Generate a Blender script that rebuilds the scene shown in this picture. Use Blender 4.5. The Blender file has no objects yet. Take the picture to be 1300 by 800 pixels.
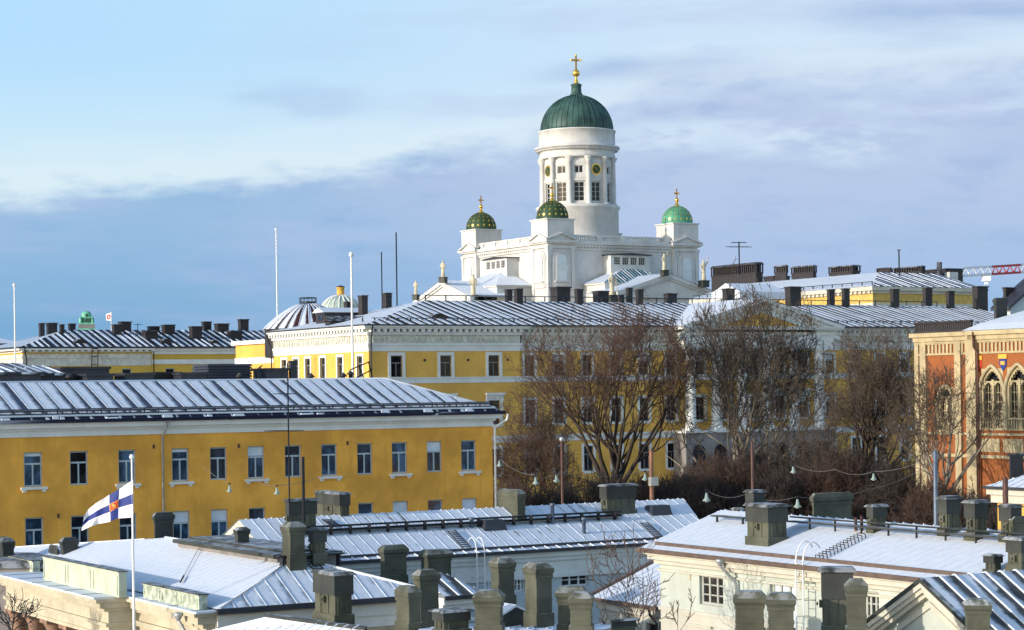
import bpy, bmesh, math, random
from math import sin, cos, pi, radians, atan2, sqrt
from mathutils import Vector, Matrix
random.seed(7)
S = bpy.context.scene
COL = S.collection
# ------------------------------------------------------------------ camera, sky, sun
F, CX, CY, H, RL = 2600.0, 650.0, 494.0, 16.0, 0.0136      # focal length in photo pixels, principal point, eye height, roll
cd = bpy.data.cameras.new('camera'); cam = bpy.data.objects.new('camera', cd); COL.objects.link(cam)
cd.sensor_width = 36; cd.sensor_fit = 'HORIZONTAL'; cd.lens = F/1300*36; cd.shift_y = (CY-400)/1300
cd.clip_start = 1; cd.clip_end = 9000
cr, sr = cos(RL), sin(RL)
cam.matrix_world = Matrix(((cr, sr, 0, 0), (0, 0, -1, 0), (-sr, cr, 0, H), (0, 0, 0, 1)))
S.camera = cam
SUN_AZ_LEFT = 60.2      # degrees left of the direction back towards the camera
SUN_EL = 13.0
EXPO = 1.02
sdir = Vector((-sin(radians(SUN_AZ_LEFT))*cos(radians(SUN_EL)), -cos(radians(SUN_AZ_LEFT))*cos(radians(SUN_EL)), sin(radians(SUN_EL))))
sl = bpy.data.lights.new('sun', 'SUN'); sun = bpy.data.objects.new('sun', sl); COL.objects.link(sun)
sl.energy = 2.0; sl.angle = radians(0.5); sl.color = (1.0, 0.90, 0.77)
sun.rotation_euler = sdir.to_track_quat('Z', 'Y').to_euler()
sun.location = (-60, -40, 90)
S.view_settings.view_transform = 'Standard'; S.view_settings.look = 'None'
S.view_settings.exposure = EXPO; S.view_settings.gamma = 1; S.view_settings.use_curve_mapping = False
S.cycles.max_bounces = 6; S.cycles.use_denoising = True

def lin(c):
    return tuple(((x/255.0)/12.92 if x/255.0 <= .04045 else ((x/255.0+.055)/1.055)**2.4) for x in c)

class NT:
    """small helper to write node trees"""
    def __init__(s, tree): s.t = tree
    def n(s, typ, **kw):
        nd = s.t.nodes.new(typ)
        for k, v in kw.items():
            if k.startswith('i_'):
                key = k[2:]; key = int(key) if key.isdigit() else key.replace('_', ' ')
                s.put(nd.inputs[key], v)
            else: setattr(nd, k, v)
        return nd
    def put(s, sock, v):
        if isinstance(v, bpy.types.NodeSocket): s.t.links.new(v, sock)
        elif isinstance(v, tuple) and len(v) == 3 and sock.type == 'RGBA': sock.default_value = (*v, 1)
        else: sock.default_value = v
    def m(s, op, a, b=0.0, c=None):
        nd = s.t.nodes.new('ShaderNodeMath'); nd.operation = op
        s.put(nd.inputs[0], a); s.put(nd.inputs[1], b)
        if c is not None: s.put(nd.inputs[2], c)
        return nd.outputs[0]
    def ss(s, x, lo, hi):
        nd = s.t.nodes.new('ShaderNodeMapRange'); nd.interpolation_type = 'SMOOTHSTEP'
        s.put(nd.inputs[0], x); s.put(nd.inputs[1], lo); s.put(nd.inputs[2], hi)
        return nd.outputs[0]
    def mix(s, f, a, b):
        nd = s.t.nodes.new('ShaderNodeMix'); nd.data_type = 'RGBA'
        s.put(nd.inputs[0], f); s.put(nd.inputs[6], a); s.put(nd.inputs[7], b)
        return nd.outputs[2]
    def noise(s, vec, scale, detail=4.0, rough=.55):
        nd = s.n('ShaderNodeTexNoise', i_Scale=scale, i_Detail=detail, i_Roughness=rough)
        if vec is not None: s.put(nd.inputs['Vector'], vec)
        return nd.outputs[0]
    def vmap(s, vec, scale=(1, 1, 1), loc=(0, 0, 0)):
        nd = s.n('ShaderNodeMapping'); s.put(nd.inputs[0], vec)
        nd.inputs['Scale'].default_value = scale; nd.inputs['Location'].default_value = loc
        return nd.outputs[0]

world = bpy.data.worlds.new('World'); S.world = world; world.use_nodes = True
wt = world.node_tree; wt.nodes.clear(); q = NT(wt)
SKY_STRENGTH = 0.15
sky = q.n('ShaderNodeTexSky', sky_type='NISHITA', sun_disc=False, sun_elevation=radians(SUN_EL),
          sun_rotation=atan2(sdir.x, sdir.y), air_density=1.0, dust_density=0.6, ozone_density=1.6)
tc = q.n('ShaderNodeTexCoord').outputs['Generated']
sp = q.n('ShaderNodeSeparateXYZ'); q.put(sp.inputs[0], tc)
X, Y, Z = sp.outputs
el = q.m('MULTIPLY', q.m('ARCSINE', Z), 57.2958)                 # elevation, degrees
az = q.m('MULTIPLY', q.m('ARCTAN2', X, Y), 57.2958)              # azimuth, degrees right of +Y
cv = q.n('ShaderNodeCombineXYZ'); q.put(cv.inputs[0], q.m('MULTIPLY', az, .11)); q.put(cv.inputs[1], q.m('MULTIPLY', el, .42))
nz = q.noise(cv.outputs[0], 1.25, 8, .55)
cv2 = q.n('ShaderNodeCombineXYZ'); q.put(cv2.inputs[0], q.m('MULTIPLY', az, .06)); q.put(cv2.inputs[1], q.m('MULTIPLY', el, .34)); cv2.inputs[2].default_value = 4.3
nz2 = q.noise(cv2.outputs[0], 2.1, 7, .6)
# pale blue sky with thin veils above a soft lavender cloud bank
cv3 = q.n('ShaderNodeCombineXYZ'); q.put(cv3.inputs[0], q.m('MULTIPLY', az, .30)); q.put(cv3.inputs[1], q.m('MULTIPLY', el, .9)); cv3.inputs[2].default_value = 9.1
nz3 = q.noise(cv3.outputs[0], 1.6, 9, .62)
wv = q.m('MULTIPLY', q.m('SUBTRACT', nz, .5), 2.2)                 # slow waviness of every layer
elw = q.m('ADD', el, wv)
def lens(c, h, a0, a1, s=2.0):      # soft streak at elevation c, half height h, from azimuth a0 to a1
    v = q.m('SUBTRACT', 1.0, q.ss(q.m('ABSOLUTE', q.m('SUBTRACT', elw, c)), 0.0, h))
    return q.m('MULTIPLY', v, q.m('MULTIPLY', q.ss(az, a0-s, a0+s), q.m('SUBTRACT', 1.0, q.ss(az, a1-s, a1+s))))
hi = q.mix(q.ss(az, -14, 10), lin((182, 224, 254)), lin((208, 229, 249)))
lo = q.mix(q.ss(az, -14, 8), lin((214, 238, 248)), lin((220, 237, 250)))
clear = q.mix(q.ss(el, 5.2, 9.8), lo, hi)
veil = q.m('MULTIPLY', q.ss(nz2, .46, .70), q.ss(az, -12, 4))
clear = q.mix(q.m('MULTIPLY', veil, .55), clear, lin((186, 204, 234)))
streak = q.m('MINIMUM', q.m('ADD', q.m('ADD', lens(8.75, .65, 1.5, 6.5), lens(10.1, .7, 9.5, 20)), q.m('MULTIPLY', lens(8.0, .5, -7.5, -4.0, 1.0), .5)), 1.0)
clear = q.mix(q.m('MULTIPLY', streak, q.m('ADD', .35, q.m('MULTIPLY', nz3, .75))), clear, lin((160, 186, 226)))
bk_l = q.mix(q.ss(el, 0.3, 5.0), lin((114, 168, 210)), lin((152, 190, 225)))
bk_r = q.mix(q.ss(el, 1.0, 6.0), lin((150, 187, 227)), lin((184, 203, 233)))
bank = q.mix(q.ss(az, -11, 4), bk_l, bk_r)
bank = q.mix(q.m('MULTIPLY', q.ss(nz2, .40, .7), .45), bank, lin((186, 198, 234)))
bank = q.mix(q.m('MULTIPLY', q.ss(nz3, .45, .75), .30), bank, lin((132, 172, 220)))
edge = q.m('ADD', q.m('ADD', 5.35, q.m('MULTIPLY', q.ss(az, -13, 0), 1.2)), q.m('MULTIPLY', q.ss(az, 0, 4.5), 1.7))
edge = q.m('ADD', edge, q.m('ADD', q.m('MULTIPLY', q.m('SUBTRACT', nz, .5), 2.6), q.m('MULTIPLY', q.m('SUBTRACT', nz3, .5), 1.5)))
de = q.m('SUBTRACT', el, edge)
soft_ = q.m('ADD', .5, q.m('MULTIPLY', q.ss(az, -2, 5), .45))
bm_ = q.m('SUBTRACT', 1.0, q.ss(q.m('DIVIDE', de, soft_), -1.0, 1.0))
rim = q.m('MULTIPLY', q.ss(de, -.2, .3), q.m('SUBTRACT', 1.0, q.ss(de, .3, 1.5)))
clear = q.mix(q.m('MULTIPLY', rim, .42), clear, lin((228, 241, 248)))
hole = q.m('MULTIPLY', q.m('MINIMUM', q.m('ADD', lens(6.85, .75, 2.5, 11.5), q.m('MULTIPLY', lens(7.6, .4, 9, 15), .8)), 1.0), q.ss(nz3, .36, .60))
bm_ = q.m('MULTIPLY', bm_, q.m('SUBTRACT', 1.0, q.m('MULTIPLY', hole, .9)))
low = q.mix(bm_, clear, bank)
gain = q.n('ShaderNodeVectorMath', operation='SCALE'); q.put(gain.inputs[0], low); gain.inputs['Scale'].default_value = 1.0/SKY_STRENGTH/(2**EXPO)
band = q.m('SUBTRACT', 1.0, q.ss(el, 13, 30))
front = q.m('SUBTRACT', 1.0, q.ss(q.m('ABSOLUTE', az), 60, 110))
col = q.mix(q.m('MULTIPLY', band, front), sky.outputs[0], gain.outputs[0])
bg = q.n('ShaderNodeBackground'); q.put(bg.inputs[0], col); bg.inputs[1].default_value = SKY_STRENGTH
wo = q.n('ShaderNodeOutputWorld'); q.put(wo.inputs[0], bg.outputs[0])

# ------------------------------------------------------------------ frames: photo pixels -> places in the town
class Frame:
    def __init__(s, deg):
        t = radians(deg); s.rz = t; s.A = (cos(t), sin(t)); s.B = (-sin(t), cos(t))
    def W(s, a, b, z): return Vector((a*s.A[0]+b*s.B[0], a*s.A[1]+b*s.B[1], z))
    def L(s, p): return (p[0]*s.A[0]+p[1]*s.A[1], p[0]*s.B[0]+p[1]*s.B[1], p[2])
    def at(s, px, py, Y): return s.L(at(px, py, Y))
    def front(s, px, py, b):
        x, z = ray(px, py); k = b/(x*s.B[0]+s.B[1]); return s.L((x*k, k, H+z*k))
    def side(s, px, py, a):
        x, z = ray(px, py); k = a/(x*s.A[0]+s.A[1]); return s.L((x*k, k, H+z*k))
def ray(px, py):
    u, v = px-CX, CY-py
    return (u*cr+v*sr)/F, (-u*sr+v*cr)/F
def at(px, py, Y):
    x, z = ray(px, py); return Vector((x*Y, Y, H+z*Y))
G = Frame(30.5)          # the street grid all the big houses follow
K = Frame(-7.5)          # the nearest houses, turned a little

# ------------------------------------------------------------------ materials
MATS = {}
def newmat(name):
    m = bpy.data.materials.new(name); m.use_nodes = True
    t = m.node_tree; b = t.nodes['Principled BSDF']; return m, NT(t), b
def plaster(name, c, var=.16, rough=.85, scale=.5, grime=.35, bump=.15, fine=9.0):
    m, q, b = newmat(name)
    o = q.n('ShaderNodeTexCoord').outputs['Object']
    n1 = q.noise(o, scale, 6, .6); n2 = q.noise(q.vmap(o, (1, 1, .18)), scale*3.2, 5, .6); n3 = q.noise(o, fine, 3)
    dark = tuple(x*(1-var*2.0) for x in c); lite = tuple(min(1, x*(1+var*.7)) for x in c)
    col = q.mix(q.ss(n1, .3, .7), dark if grime else c, lite)
    col = q.mix(q.m('MULTIPLY', q.ss(n2, .52, .78), grime), col, tuple(x*.62 for x in c))
    n4 = q.noise(q.vmap(o, (3.2, 3.2, .10)), 1.0, 4, .6); col = q.mix(q.m('MULTIPLY', q.ss(n4, .52, .72), .45*grime), col, tuple(x*.66 for x in c))
    col = q.mix(q.m('MULTIPLY', q.ss(n3, .45, .75), .18), col, tuple(x*.75 for x in c))
    q.put(b.inputs['Base Color'], col); b.inputs['Roughness'].default_value = rough
    b.inputs['Specular IOR Level'].default_value = .25
    if bump:
        bp = q.n('ShaderNodeBump', i_Strength=bump, i_Distance=.03); q.put(bp.inputs['Height'], q.m('ADD', n3, n2)); q.put(b.inputs['Normal'], bp.outputs[0])
    return m
def plain(name, c, rough=.5, metal=0.0, var=.12, scale=3.0):
    m, q, b = newmat(name)
    o = q.n('ShaderNodeTexCoord').outputs['Object']
    n1 = q.noise(o, scale, 5, .6)
    q.put(b.inputs['Base Color'], q.mix(q.ss(n1, .3, .7), tuple(x*(1-var) for x in c), tuple(min(1, x*(1+var)) for x in c)))
    b.inputs['Roughness'].default_value = rough; b.inputs['Metallic'].default_value = metal
    return m
def roofmat(name, dark, period=.6, w=.5, k=.7, soft=.10, nscale=.35, bare=None, top=0.0, stretch=.35, fluff=1.0, fv=.4):
    """standing-seam sheet with snow lying along one side of every seam; u runs along the eave, v up the slope (metres)"""
    m, q, b = newmat(name)
    uv = q.n('ShaderNodeUVMap'); uv.uv_map = 'UVMap'
    sp = q.n('ShaderNodeSeparateXYZ'); q.put(sp.inputs[0], uv.outputs[0]); u, v = sp.outputs[0], sp.outputs[1]
    wob = q.noise(q.vmap(uv.outputs[0], (1, fv*1.2, 1)), 1.7, 4)
    fr = q.m('FRACT', q.m('ADD', q.m('DIVIDE', u, period), q.m('MULTIPLY', q.m('SUBTRACT', wob, .5), .10)))
    big = q.noise(q.vmap(uv.outputs[0], (stretch, 1, 1)), nscale, 4, .6)
    cellu = q.m('FLOOR', q.m('DIVIDE', u, period))
    wn = q.n('ShaderNodeTexWhiteNoise', noise_dimensions='1D'); q.put(wn.inputs['W'], cellu)
    fine = q.noise(q.vmap(uv.outputs[0], (1, fv, 1)), 5.0, 6, .7)
    width = q.m('ADD', w, q.m('MULTIPLY', q.m('SUBTRACT', big, .5), k*2.0))
    width = q.m('ADD', width, q.m('MULTIPLY', q.m('SUBTRACT', wn.outputs[0], .5), .30))
    width = q.m('ADD', width, q.m('MULTIPLY', q.m('SUBTRACT', fine, .5), .36*fluff))
    if top: width = q.m('SUBTRACT', width, q.m('MULTIPLY', v, top))
    mask = q.ss(q.m('SUBTRACT', width, fr), -soft, soft)
    sn = q.mix(q.ss(fine, .35, .7), (.60, .65, .73), (.70, .74, .80))
    met = q.mix(q.ss(q.noise(uv.outputs[0], 2.3, 5), .35, .7), tuple(x*.7 for x in dark), tuple(min(1, x*1.35) for x in dark))
    q.put(b.inputs['Base Color'], q.mix(mask, met, sn))
    q.put(b.inputs['Roughness'], q.m('ADD', q.m('MULTIPLY', mask, .25), .48))
    b.inputs['Specular IOR Level'].default_value = .08
    bp = q.n('ShaderNodeBump', i_Strength=.55, i_Distance=.06); q.put(bp.inputs['Height'], q.m('ADD', mask, q.m('MULTIPLY', fine, .35))); q.put(b.inputs['Normal'], bp.outputs[0])
    return m
def bricks(name):
    m, q, b = newmat(name)
    o = q.n('ShaderNodeTexCoord').outputs['Object']
    sp = q.n('ShaderNodeSeparateXYZ'); q.put(sp.inputs[0], o)
    cb = q.n('ShaderNodeCombineXYZ'); q.put(cb.inputs[0], q.m('ADD', sp.outputs[0], sp.outputs[1])); q.put(cb.inputs[1], sp.outputs[2])
    br = q.n('ShaderNodeTexBrick', i_Scale=4.0); q.put(br.inputs['Vector'], cb.outputs[0])
    br.inputs['Color1'].default_value = (.34, .098, .014, 1); br.inputs['Color2'].default_value = (.27, .068, .011, 1); br.inputs['Mortar'].default_value = (.26, .12, .05, 1)
    n1 = q.noise(o, .5, 6, .6)
    q.put(b.inputs['Base Color'], q.mix(q.m('MULTIPLY', q.ss(n1, .4, .7), .45), br.outputs[0], (.20, .055, .022))); b.inputs['Roughness'].default_value = .85
    return m
def glass(name, c, rough=.06, curtain=None):
    m, q, b = newmat(name)
    o = q.n('ShaderNodeTexCoord').outputs['Object']
    n1 = q.noise(q.vmap(o, (1, 1, .6)), 1.6, 3)
    q.put(b.inputs['Base Color'], q.mix(q.ss(n1, .4, .65), tuple(x*.5 for x in c), tuple(min(1, x*1.9) for x in c)))  # patchy pane colour, painted in for reflections and curtains
    b.inputs['Roughness'].default_value = rough; b.inputs['Specular IOR Level'].default_value = .4 if c[2] > .03 else .22
    bp = q.n('ShaderNodeBump', i_Strength=.06, i_Distance=.05); q.put(bp.inputs['Height'], q.noise(o, 1.1, 2)); q.put(b.inputs['Normal'], bp.outputs[0])
    return m
M = dict(
  snow=plain('snow', (.64, .69, .76), .6, 0, .03, 1.5),
  ochre=plaster('ochre_plaster', (.88, .43, .070), .15, scale=.35, grime=.6),
  palace=plaster('palace_yellow', (.76, .44, .095), .10, scale=.2, grime=.25),
  farwall=plaster('far_yellow', (.62, .40, .07), .06, scale=.2, grime=.2),
  buff=plaster('buff_stone', (.46, .38, .23), .12, scale=.9, grime=.5),
  cream=plaster('cream_plaster', (.56, .535, .45), .07, scale=.6, grime=.35),
  sand=plaster('sand_stucco', (.50, .45, .335), .10, scale=.8, grime=.55),
  sage=plaster('pale_sage_plaster', (.50, .535, .475), .08, scale=.5, grime=.45),
  white=plaster('white_trim', (.72, .73, .70), .05, scale=.7, grime=.25),
  greywall=plaster('blue_grey_render', (.50, .56, .58), .05, scale=.6, grime=.3),
  church=plaster('church_white', (.58, .58, .565), .08, scale=.35, grime=.45),
  frieze=plaster('frieze_stucco', (.62, .60, .52), .12, scale=1.5, grime=.3, bump=.9, fine=2.6),
  stone=plaster('grey_stone', (.26, .24, .23), .16, scale=.8, grime=.4),
  brick=bricks('red_brick'),
  olive=plaster('olive_sheet', (.094, .097, .070), .22, .6, scale=.9, grime=.5, bump=.2),
  olivedark=plaster('dark_olive_sheet', (.050, .054, .049), .18, .55, scale=.9, grime=.4, bump=.2),
  soot=plain('soot_brown_sheet', (.019, .015, .017), .6, 0, .3, 1.2),
  slate=plain('dark_sheet', (.028, .030, .042), .5, 0, .3, 1.0),
  greenmetal=plain('green_grey_sheet', (.22, .26, .20), .5, 0, .12, 2.0),
  panel=plaster('sage_parapet_sheet', (.50, .54, .42), .10, .55, scale=1.2, grime=.5),
  mossy=plaster('lichen_parapet', (.47, .52, .41), .30, .7, scale=3.5, grime=.9),
  copper=plaster('green_copper', (.044, .100, .088), .28, .5, scale=.35, grime=.6, bump=.1, fine=3),
  copperdark=plaster('dark_green_copper', (.040, .082, .040), .2, .5, scale=.7, grime=.4, bump=.1),
  copperlight=plaster('light_green_copper', (.10, .34, .22), .15, .5, scale=.5, grime=.5, bump=.1),
  verdigris=plaster('verdigris', (.16, .50, .34), .2, .55, scale=.4, grime=.5),
  paledome=plaster('pale_dome_sheet', (.36, .46, .40), .12, .5, scale=.5, grime=.3),
  gold=plain('gilding', (.85, .52, .10), .3, .85, .08, 2),
  glass=glass('window_glass', (.022, .032, .050)),
  glassblue=glass('window_glass_blue', (.035, .075, .130)),
  glassdark=glass('dark_glass', (.012, .012, .015)), glassgrey=glass('grey_glass', (.045, .042, .038)), greywin=plain('grey_window_paint', (.40, .41, .37), .6, 0, .1, 4),
  frame=plain('grey_blue_frame', (.42, .50, .54), .5, 0, .08, 5),
  dimframe=plain('dim_frame', (.17, .17, .16), .5, 0, .1, 5), darkframe=plain('brown_frame', (.10, .085, .07), .5, 0, .1, 5),
  blind=plain('white_blind', (.62, .70, .78), .7, 0, .08, 2),
  iron=plain('black_iron', (.022, .022, .026), .5, .3, .2, 4),
  galv=plain('galvanised_pipe', (.42, .44, .44), .4, .5, .15, 4),
  galvdark=plain('dull_cable', (.16, .16, .155), .6, 0, .1, 4),
  rust=plain('red_brown_paint', (.085, .034, .024), .6, 0, .3, 3),
  polewhite=plain('white_pole_paint', (.78, .78, .76), .4, 0, .04, 3),
  rustlight=plain('orange_pole', (.20, .085, .045), .6, 0, .3, 3),
  steel=plain('grey_steel', (.11, .14, .19), .45, .4, .15, 3),
  statue=plaster('pale_statue', (.58, .53, .40), .12, scale=1.2, grime=.5),
  lampshade=plain('enamel_shade', (.26, .34, .30), .4, 0, .15, 6),
  flagwhite=plain('flag_white', (.80, .80, .82), .7, 0, .03, 3), flagblue=plain('flag_blue', (.010, .030, .20), .7, 0, .08, 3),
  flagred=plain('flag_red', (.55, .035, .02), .7, 0, .08, 3), flaggold=plain('flag_gold', (.80, .38, .05), .6, 0, .08, 3),
  cranewhite=plain('crane_white', (.75, .76, .78), .5, 0, .05, 2), cranered=plain('crane_red', (.50, .06, .05), .5, 0, .1, 2),
  bark=plaster('grey_bark', (.060, .045, .035), .25, .9, scale=1.2, grime=.5), barkpale=plaster('pale_bark', (.30, .26, .20), .25, .9, scale=.8, grime=.6),
  twig=plain('red_brown_twigs', (.080, .045, .030), .85, 0, .3, .5), twiggrey=plain('grey_brown_twigs', (.074, .053, .037), .85, 0, .3, .5),
  twigdark=plain('dark_twigs', (.050, .035, .027), .85, 0, .3, .5),
)
def dust_snow(m, amount=.5):
    t = m.node_tree; q = NT(t); b = t.nodes['Principled BSDF']; src = b.inputs['Base Color'].links[0].from_socket
    gn = q.n('ShaderNodeNewGeometry'); sp = q.n('ShaderNodeSeparateXYZ'); q.put(sp.inputs[0], gn.outputs['Normal'])
    o = q.n('ShaderNodeTexCoord').outputs['Object']; n = q.noise(o, 2.2, 5, .65)
    f = q.m('MULTIPLY', q.ss(sp.outputs[2], .55, .8), q.m('MULTIPLY', q.ss(n, .40, .62), amount)); q.put(b.inputs['Base Color'], q.mix(f, src, (.80, .84, .90)))
for k_ in ('olive', 'olivedark', 'soot'): dust_snow(M[k_], .5 if k_ != 'soot' else .3)
M['roof_palace'] = roofmat('roof_palace', (.016, .017, .026), 1.1, .52, .35, .08, .16, fluff=.4, fv=.07)
M['roof_palace_snowy'] = roofmat('roof_palace_snowy', (.025, .026, .034), 1.1, 1.15, .5, .12, .2, fv=.1)
M['roof_far'] = roofmat('roof_far', (.015, .016, .024), 1.1, .45, .4, .10, .14, fluff=.5, fv=.07)
M['roof_ochre'] = roofmat('roof_ochre', (.050, .066, .110), .93, .74, .62, .17, .12, fluff=.7)
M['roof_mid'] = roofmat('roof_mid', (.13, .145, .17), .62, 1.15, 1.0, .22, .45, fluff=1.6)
M['roof_mid_pale'] = roofmat('roof_mid_thin', (.20, .25, .31), .62, 1.0, .9, .25, .6, fluff=1.6)  # paler blue-grey sheet with frost on it
M['roof_white'] = roofmat('roof_white', (.18, .20, .24), .55, 1.75, .3, .15, .3, fluff=.5)
M['roof_thin'] = roofmat('roof_thin', (.055, .062, .072), .62, .52, 1.0, .18, .5, fluff=1.4)
M['roof_copper'] = roofmat('roof_copper', (.03, .10, .095), .8, .40, .3, .10, .12, fluff=.5)
M['roof_dome'] = roofmat('roof_dome', (.050, .026, .028), 1.0, .55, .25, .10, .25)

# ------------------------------------------------------------------ mesh helpers
class MB:
    def __init__(s): s.v = []; s.f = []; s.uv = {}; s.mi = []; s.cur = 0; s.smooth = set()
    def add(s, pts): k = len(s.v); s.v += [Vector(p) for p in pts]; return k
    def poly(s, pts, uv=None):
        k = s.add(pts); s.f.append(tuple(range(k, k+len(pts)))); s.mi.append(s.cur)
        if uv: s.uv[len(s.f)-1] = uv
    def hexa(s, p):           # eight points: bottom ring 0-3, top ring 4-7
        k = s.add(p)
        for f in ((3, 2, 1, 0), (4, 5, 6, 7), (0, 1, 5, 4), (1, 2, 6, 5), (2, 3, 7, 6), (3, 0, 4, 7)):
            s.f.append(tuple(k+i for i in f)); s.mi.append(s.cur)
    def box(s, a0, a1, b0, b1, z0, z1, fr=G):
        s.hexa([fr.W(a0, b0, z0), fr.W(a1, b0, z0), fr.W(a1, b1, z0), fr.W(a0, b1, z0), fr.W(a0, b0, z1), fr.W(a1, b0, z1), fr.W(a1, b1, z1), fr.W(a0, b1, z1)])
    def frus(s, a0, a1, b0, b1, z0, z1, da, db, fr=G):      # box whose top is drawn in by da, db
        s.hexa([fr.W(a0, b0, z0), fr.W(a1, b0, z0), fr.W(a1, b1, z0), fr.W(a0, b1, z0), fr.W(a0+da, b0+db, z1), fr.W(a1-da, b0+db, z1), fr.W(a1-da, b1-db, z1), fr.W(a0+da, b1-db, z1)])
    def prism(s, pts, off):   # planar polygon pushed along off
        off = Vector(off); n = len(pts); k = s.add(list(pts)+[Vector(p)+off for p in pts])
        s.f.append(tuple(range(k+n-1, k-1, -1))); s.f.append(tuple(range(k+n, k+2*n))); s.mi += [s.cur]*2
        for i in range(n):
            j = (i+1) % n; s.f.append((k+i, k+j, k+n+j, k+n+i)); s.mi.append(s.cur)
    def lathe(s, c, prof, n=24, a0=0.0, a1=2*pi, uvp=None):
        c = Vector(c); full = abs(a1-a0-2*pi) < 1e-6; nn = n if full else n+1
        k = s.add([c+Vector((r*cos(a0+(a1-a0)*i/n), r*sin(a0+(a1-a0)*i/n), z)) for r, z in prof for i in range(nn)])
        for j in range(len(prof)-1):
            for i in range(n):
                i2 = (i+1) % nn
                s.f.append((k+j*nn+i, k+j*nn+i2, k+(j+1)*nn+i2, k+(j+1)*nn+i)); s.mi.append(s.cur); s.smooth.add(len(s.f)-1)
                if uvp: s.uv[len(s.f)-1] = [(i*uvp, j), ((i+1)*uvp, j), ((i+1)*uvp, j+1), (i*uvp, j+1)]
    def tube(s, pts, r, n=6):
        pts = [Vector(p) for p in pts]; rs = r if isinstance(r, (list, tuple)) else [r]*len(pts)
        rings = []
        for i, p in enumerate(pts):
            d = (pts[min(i+1, len(pts)-1)]-pts[max(i-1, 0)])
            if d.length < 1e-9: d = Vector((0, 0, 1))
            d.normalize(); u = d.cross(Vector((.31, .87, .2))).normalized(); w = d.cross(u)
            rings.append(s.add([p+(u*cos(2*pi*j/n)+w*sin(2*pi*j/n))*rs[i] for j in range(n)]))
        for i in range(len(rings)-1):
            for j in range(n):
                s.f.append((rings[i]+j, rings[i]+(j+1) % n, rings[i+1]+(j+1) % n, rings[i+1]+j)); s.mi.append(s.cur); s.smooth.add(len(s.f)-1)
        for g_ in (rings[0], rings[-1]):
            s.f.append(tuple(g_+j for j in range(n))); s.mi.append(s.cur)
    def roof(s, e0, e1, r1, r0, rib=.62, rh=.05, rw=.035, shift=0.0):
        """one roof slope with standing seams; e0-e1 is the eave, r0-r1 the ridge (may be one point)"""
        e0, e1, r1, r0 = map(Vector, (e0, e1, r1, r0))
        U = (e1-e0).normalized(); nrm = U.cross((r0+r1)/2-(e0+e1)/2).normalized(); Vv = nrm.cross(U)
        if nrm.z < 0: nrm = -nrm
        def co(p): d = p-e0; return d.dot(U), d.dot(Vv)
        pts = [e0, e1, r1] + ([r0] if (r0-r1).length > 1e-4 else [])
        s.poly(pts, [(co(p)[0]+shift, co(p)[1]) for p in pts])
        c = [co(p) for p in (e0, e1, r1, r0)]
        umin, umax = min(x[0] for x in c), max(x[0] for x in c)
        if not rib: return
        n = int((umax-umin)/rib)
        for i in range(n+1):
            u = math.ceil((umin+shift)/rib)*rib-shift+i*rib
            if u <= umin+.02 or u >= umax-.02: continue
            vs = []
            for j in range(4):
                (u0, v0), (u1, v1) = c[j], c[(j+1) % 4]
                if abs(u1-u0) > 1e-6 and min(u0, u1) <= u <= max(u0, u1): vs.append(v0+(v1-v0)*(u-u0)/(u1-u0))
            if len(vs) < 2 or max(vs)-min(vs) < .15: continue
            p0, p1 = e0+U*u+Vv*min(vs), e0+U*u+Vv*max(vs); h = nrm*rh; w = U*rw/2
            k = len(s.f)
            s.hexa([p0-w, p0+w, p1+w, p1-w, p0-w+h, p0+w+h, p1+w+h, p1-w+h])
            for fi in range(k, len(s.f)): s.uv[fi] = [(u+shift+.02, (Vector(s.v[vi])-e0).dot(Vv)) for vi in s.f[fi]]
    def build(s, name, mat, parent=None, bevel=0.0):
        me = bpy.data.meshes.new(name)
        inv = PM[parent.name].inverted() if parent is not None else Matrix.Identity(4)
        me.from_pydata([inv @ v for v in s.v], [], s.f)
        for m_ in (mat if isinstance(mat, (list, tuple)) else [mat]): me.materials.append(M[m_] if isinstance(m_, str) else m_)
        if any(s.mi):
            for p, k in zip(me.polygons, s.mi): p.material_index = k
        for k in s.smooth: me.polygons[k].use_smooth = True
        if s.uv:
            ul = me.uv_layers.new(name='UVMap')
            for fi, uvs in s.uv.items():
                for li, c in zip(me.polygons[fi].loop_indices, uvs): ul.data[li].uv = c
        me.validate(); me.update()
        o = bpy.data.objects.new(name, me); COL.objects.link(o)
        if parent is not None: o.parent = parent; PM[o.name] = PM[parent.name]
        else: PM[o.name] = Matrix.Identity(4)
        return o
PM = {}
def mat_of(fr, a, b, z): return Matrix.Translation(fr.W(a, b, z)) @ Matrix.Rotation(fr.rz, 4, 'Z')
def thing(name, label, cat, a, b, z=0.0, fr=G, group=None):
    o = bpy.data.objects.new(name, None); COL.objects.link(o)
    m = mat_of(fr, a, b, z); o.location = m.to_translation(); o.rotation_euler = (0, 0, fr.rz); o.empty_display_size = .5
    PM[o.name] = m
    o['label'] = label; o['category'] = cat
    if group: o['group'] = group
    return o
def lone(mb, name, mat, label, cat, at_, group=None):
    """a thing that is one mesh, its origin at at_"""
    at_ = Vector(at_)
    for i in range(len(mb.v)): mb.v[i] = mb.v[i]-at_
    o = mb.build(name, mat); o.location = at_; o['label'] = label; o['category'] = cat
    PM[o.name] = Matrix.Translation(at_)
    if group: o['group'] = group
    return o
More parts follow.
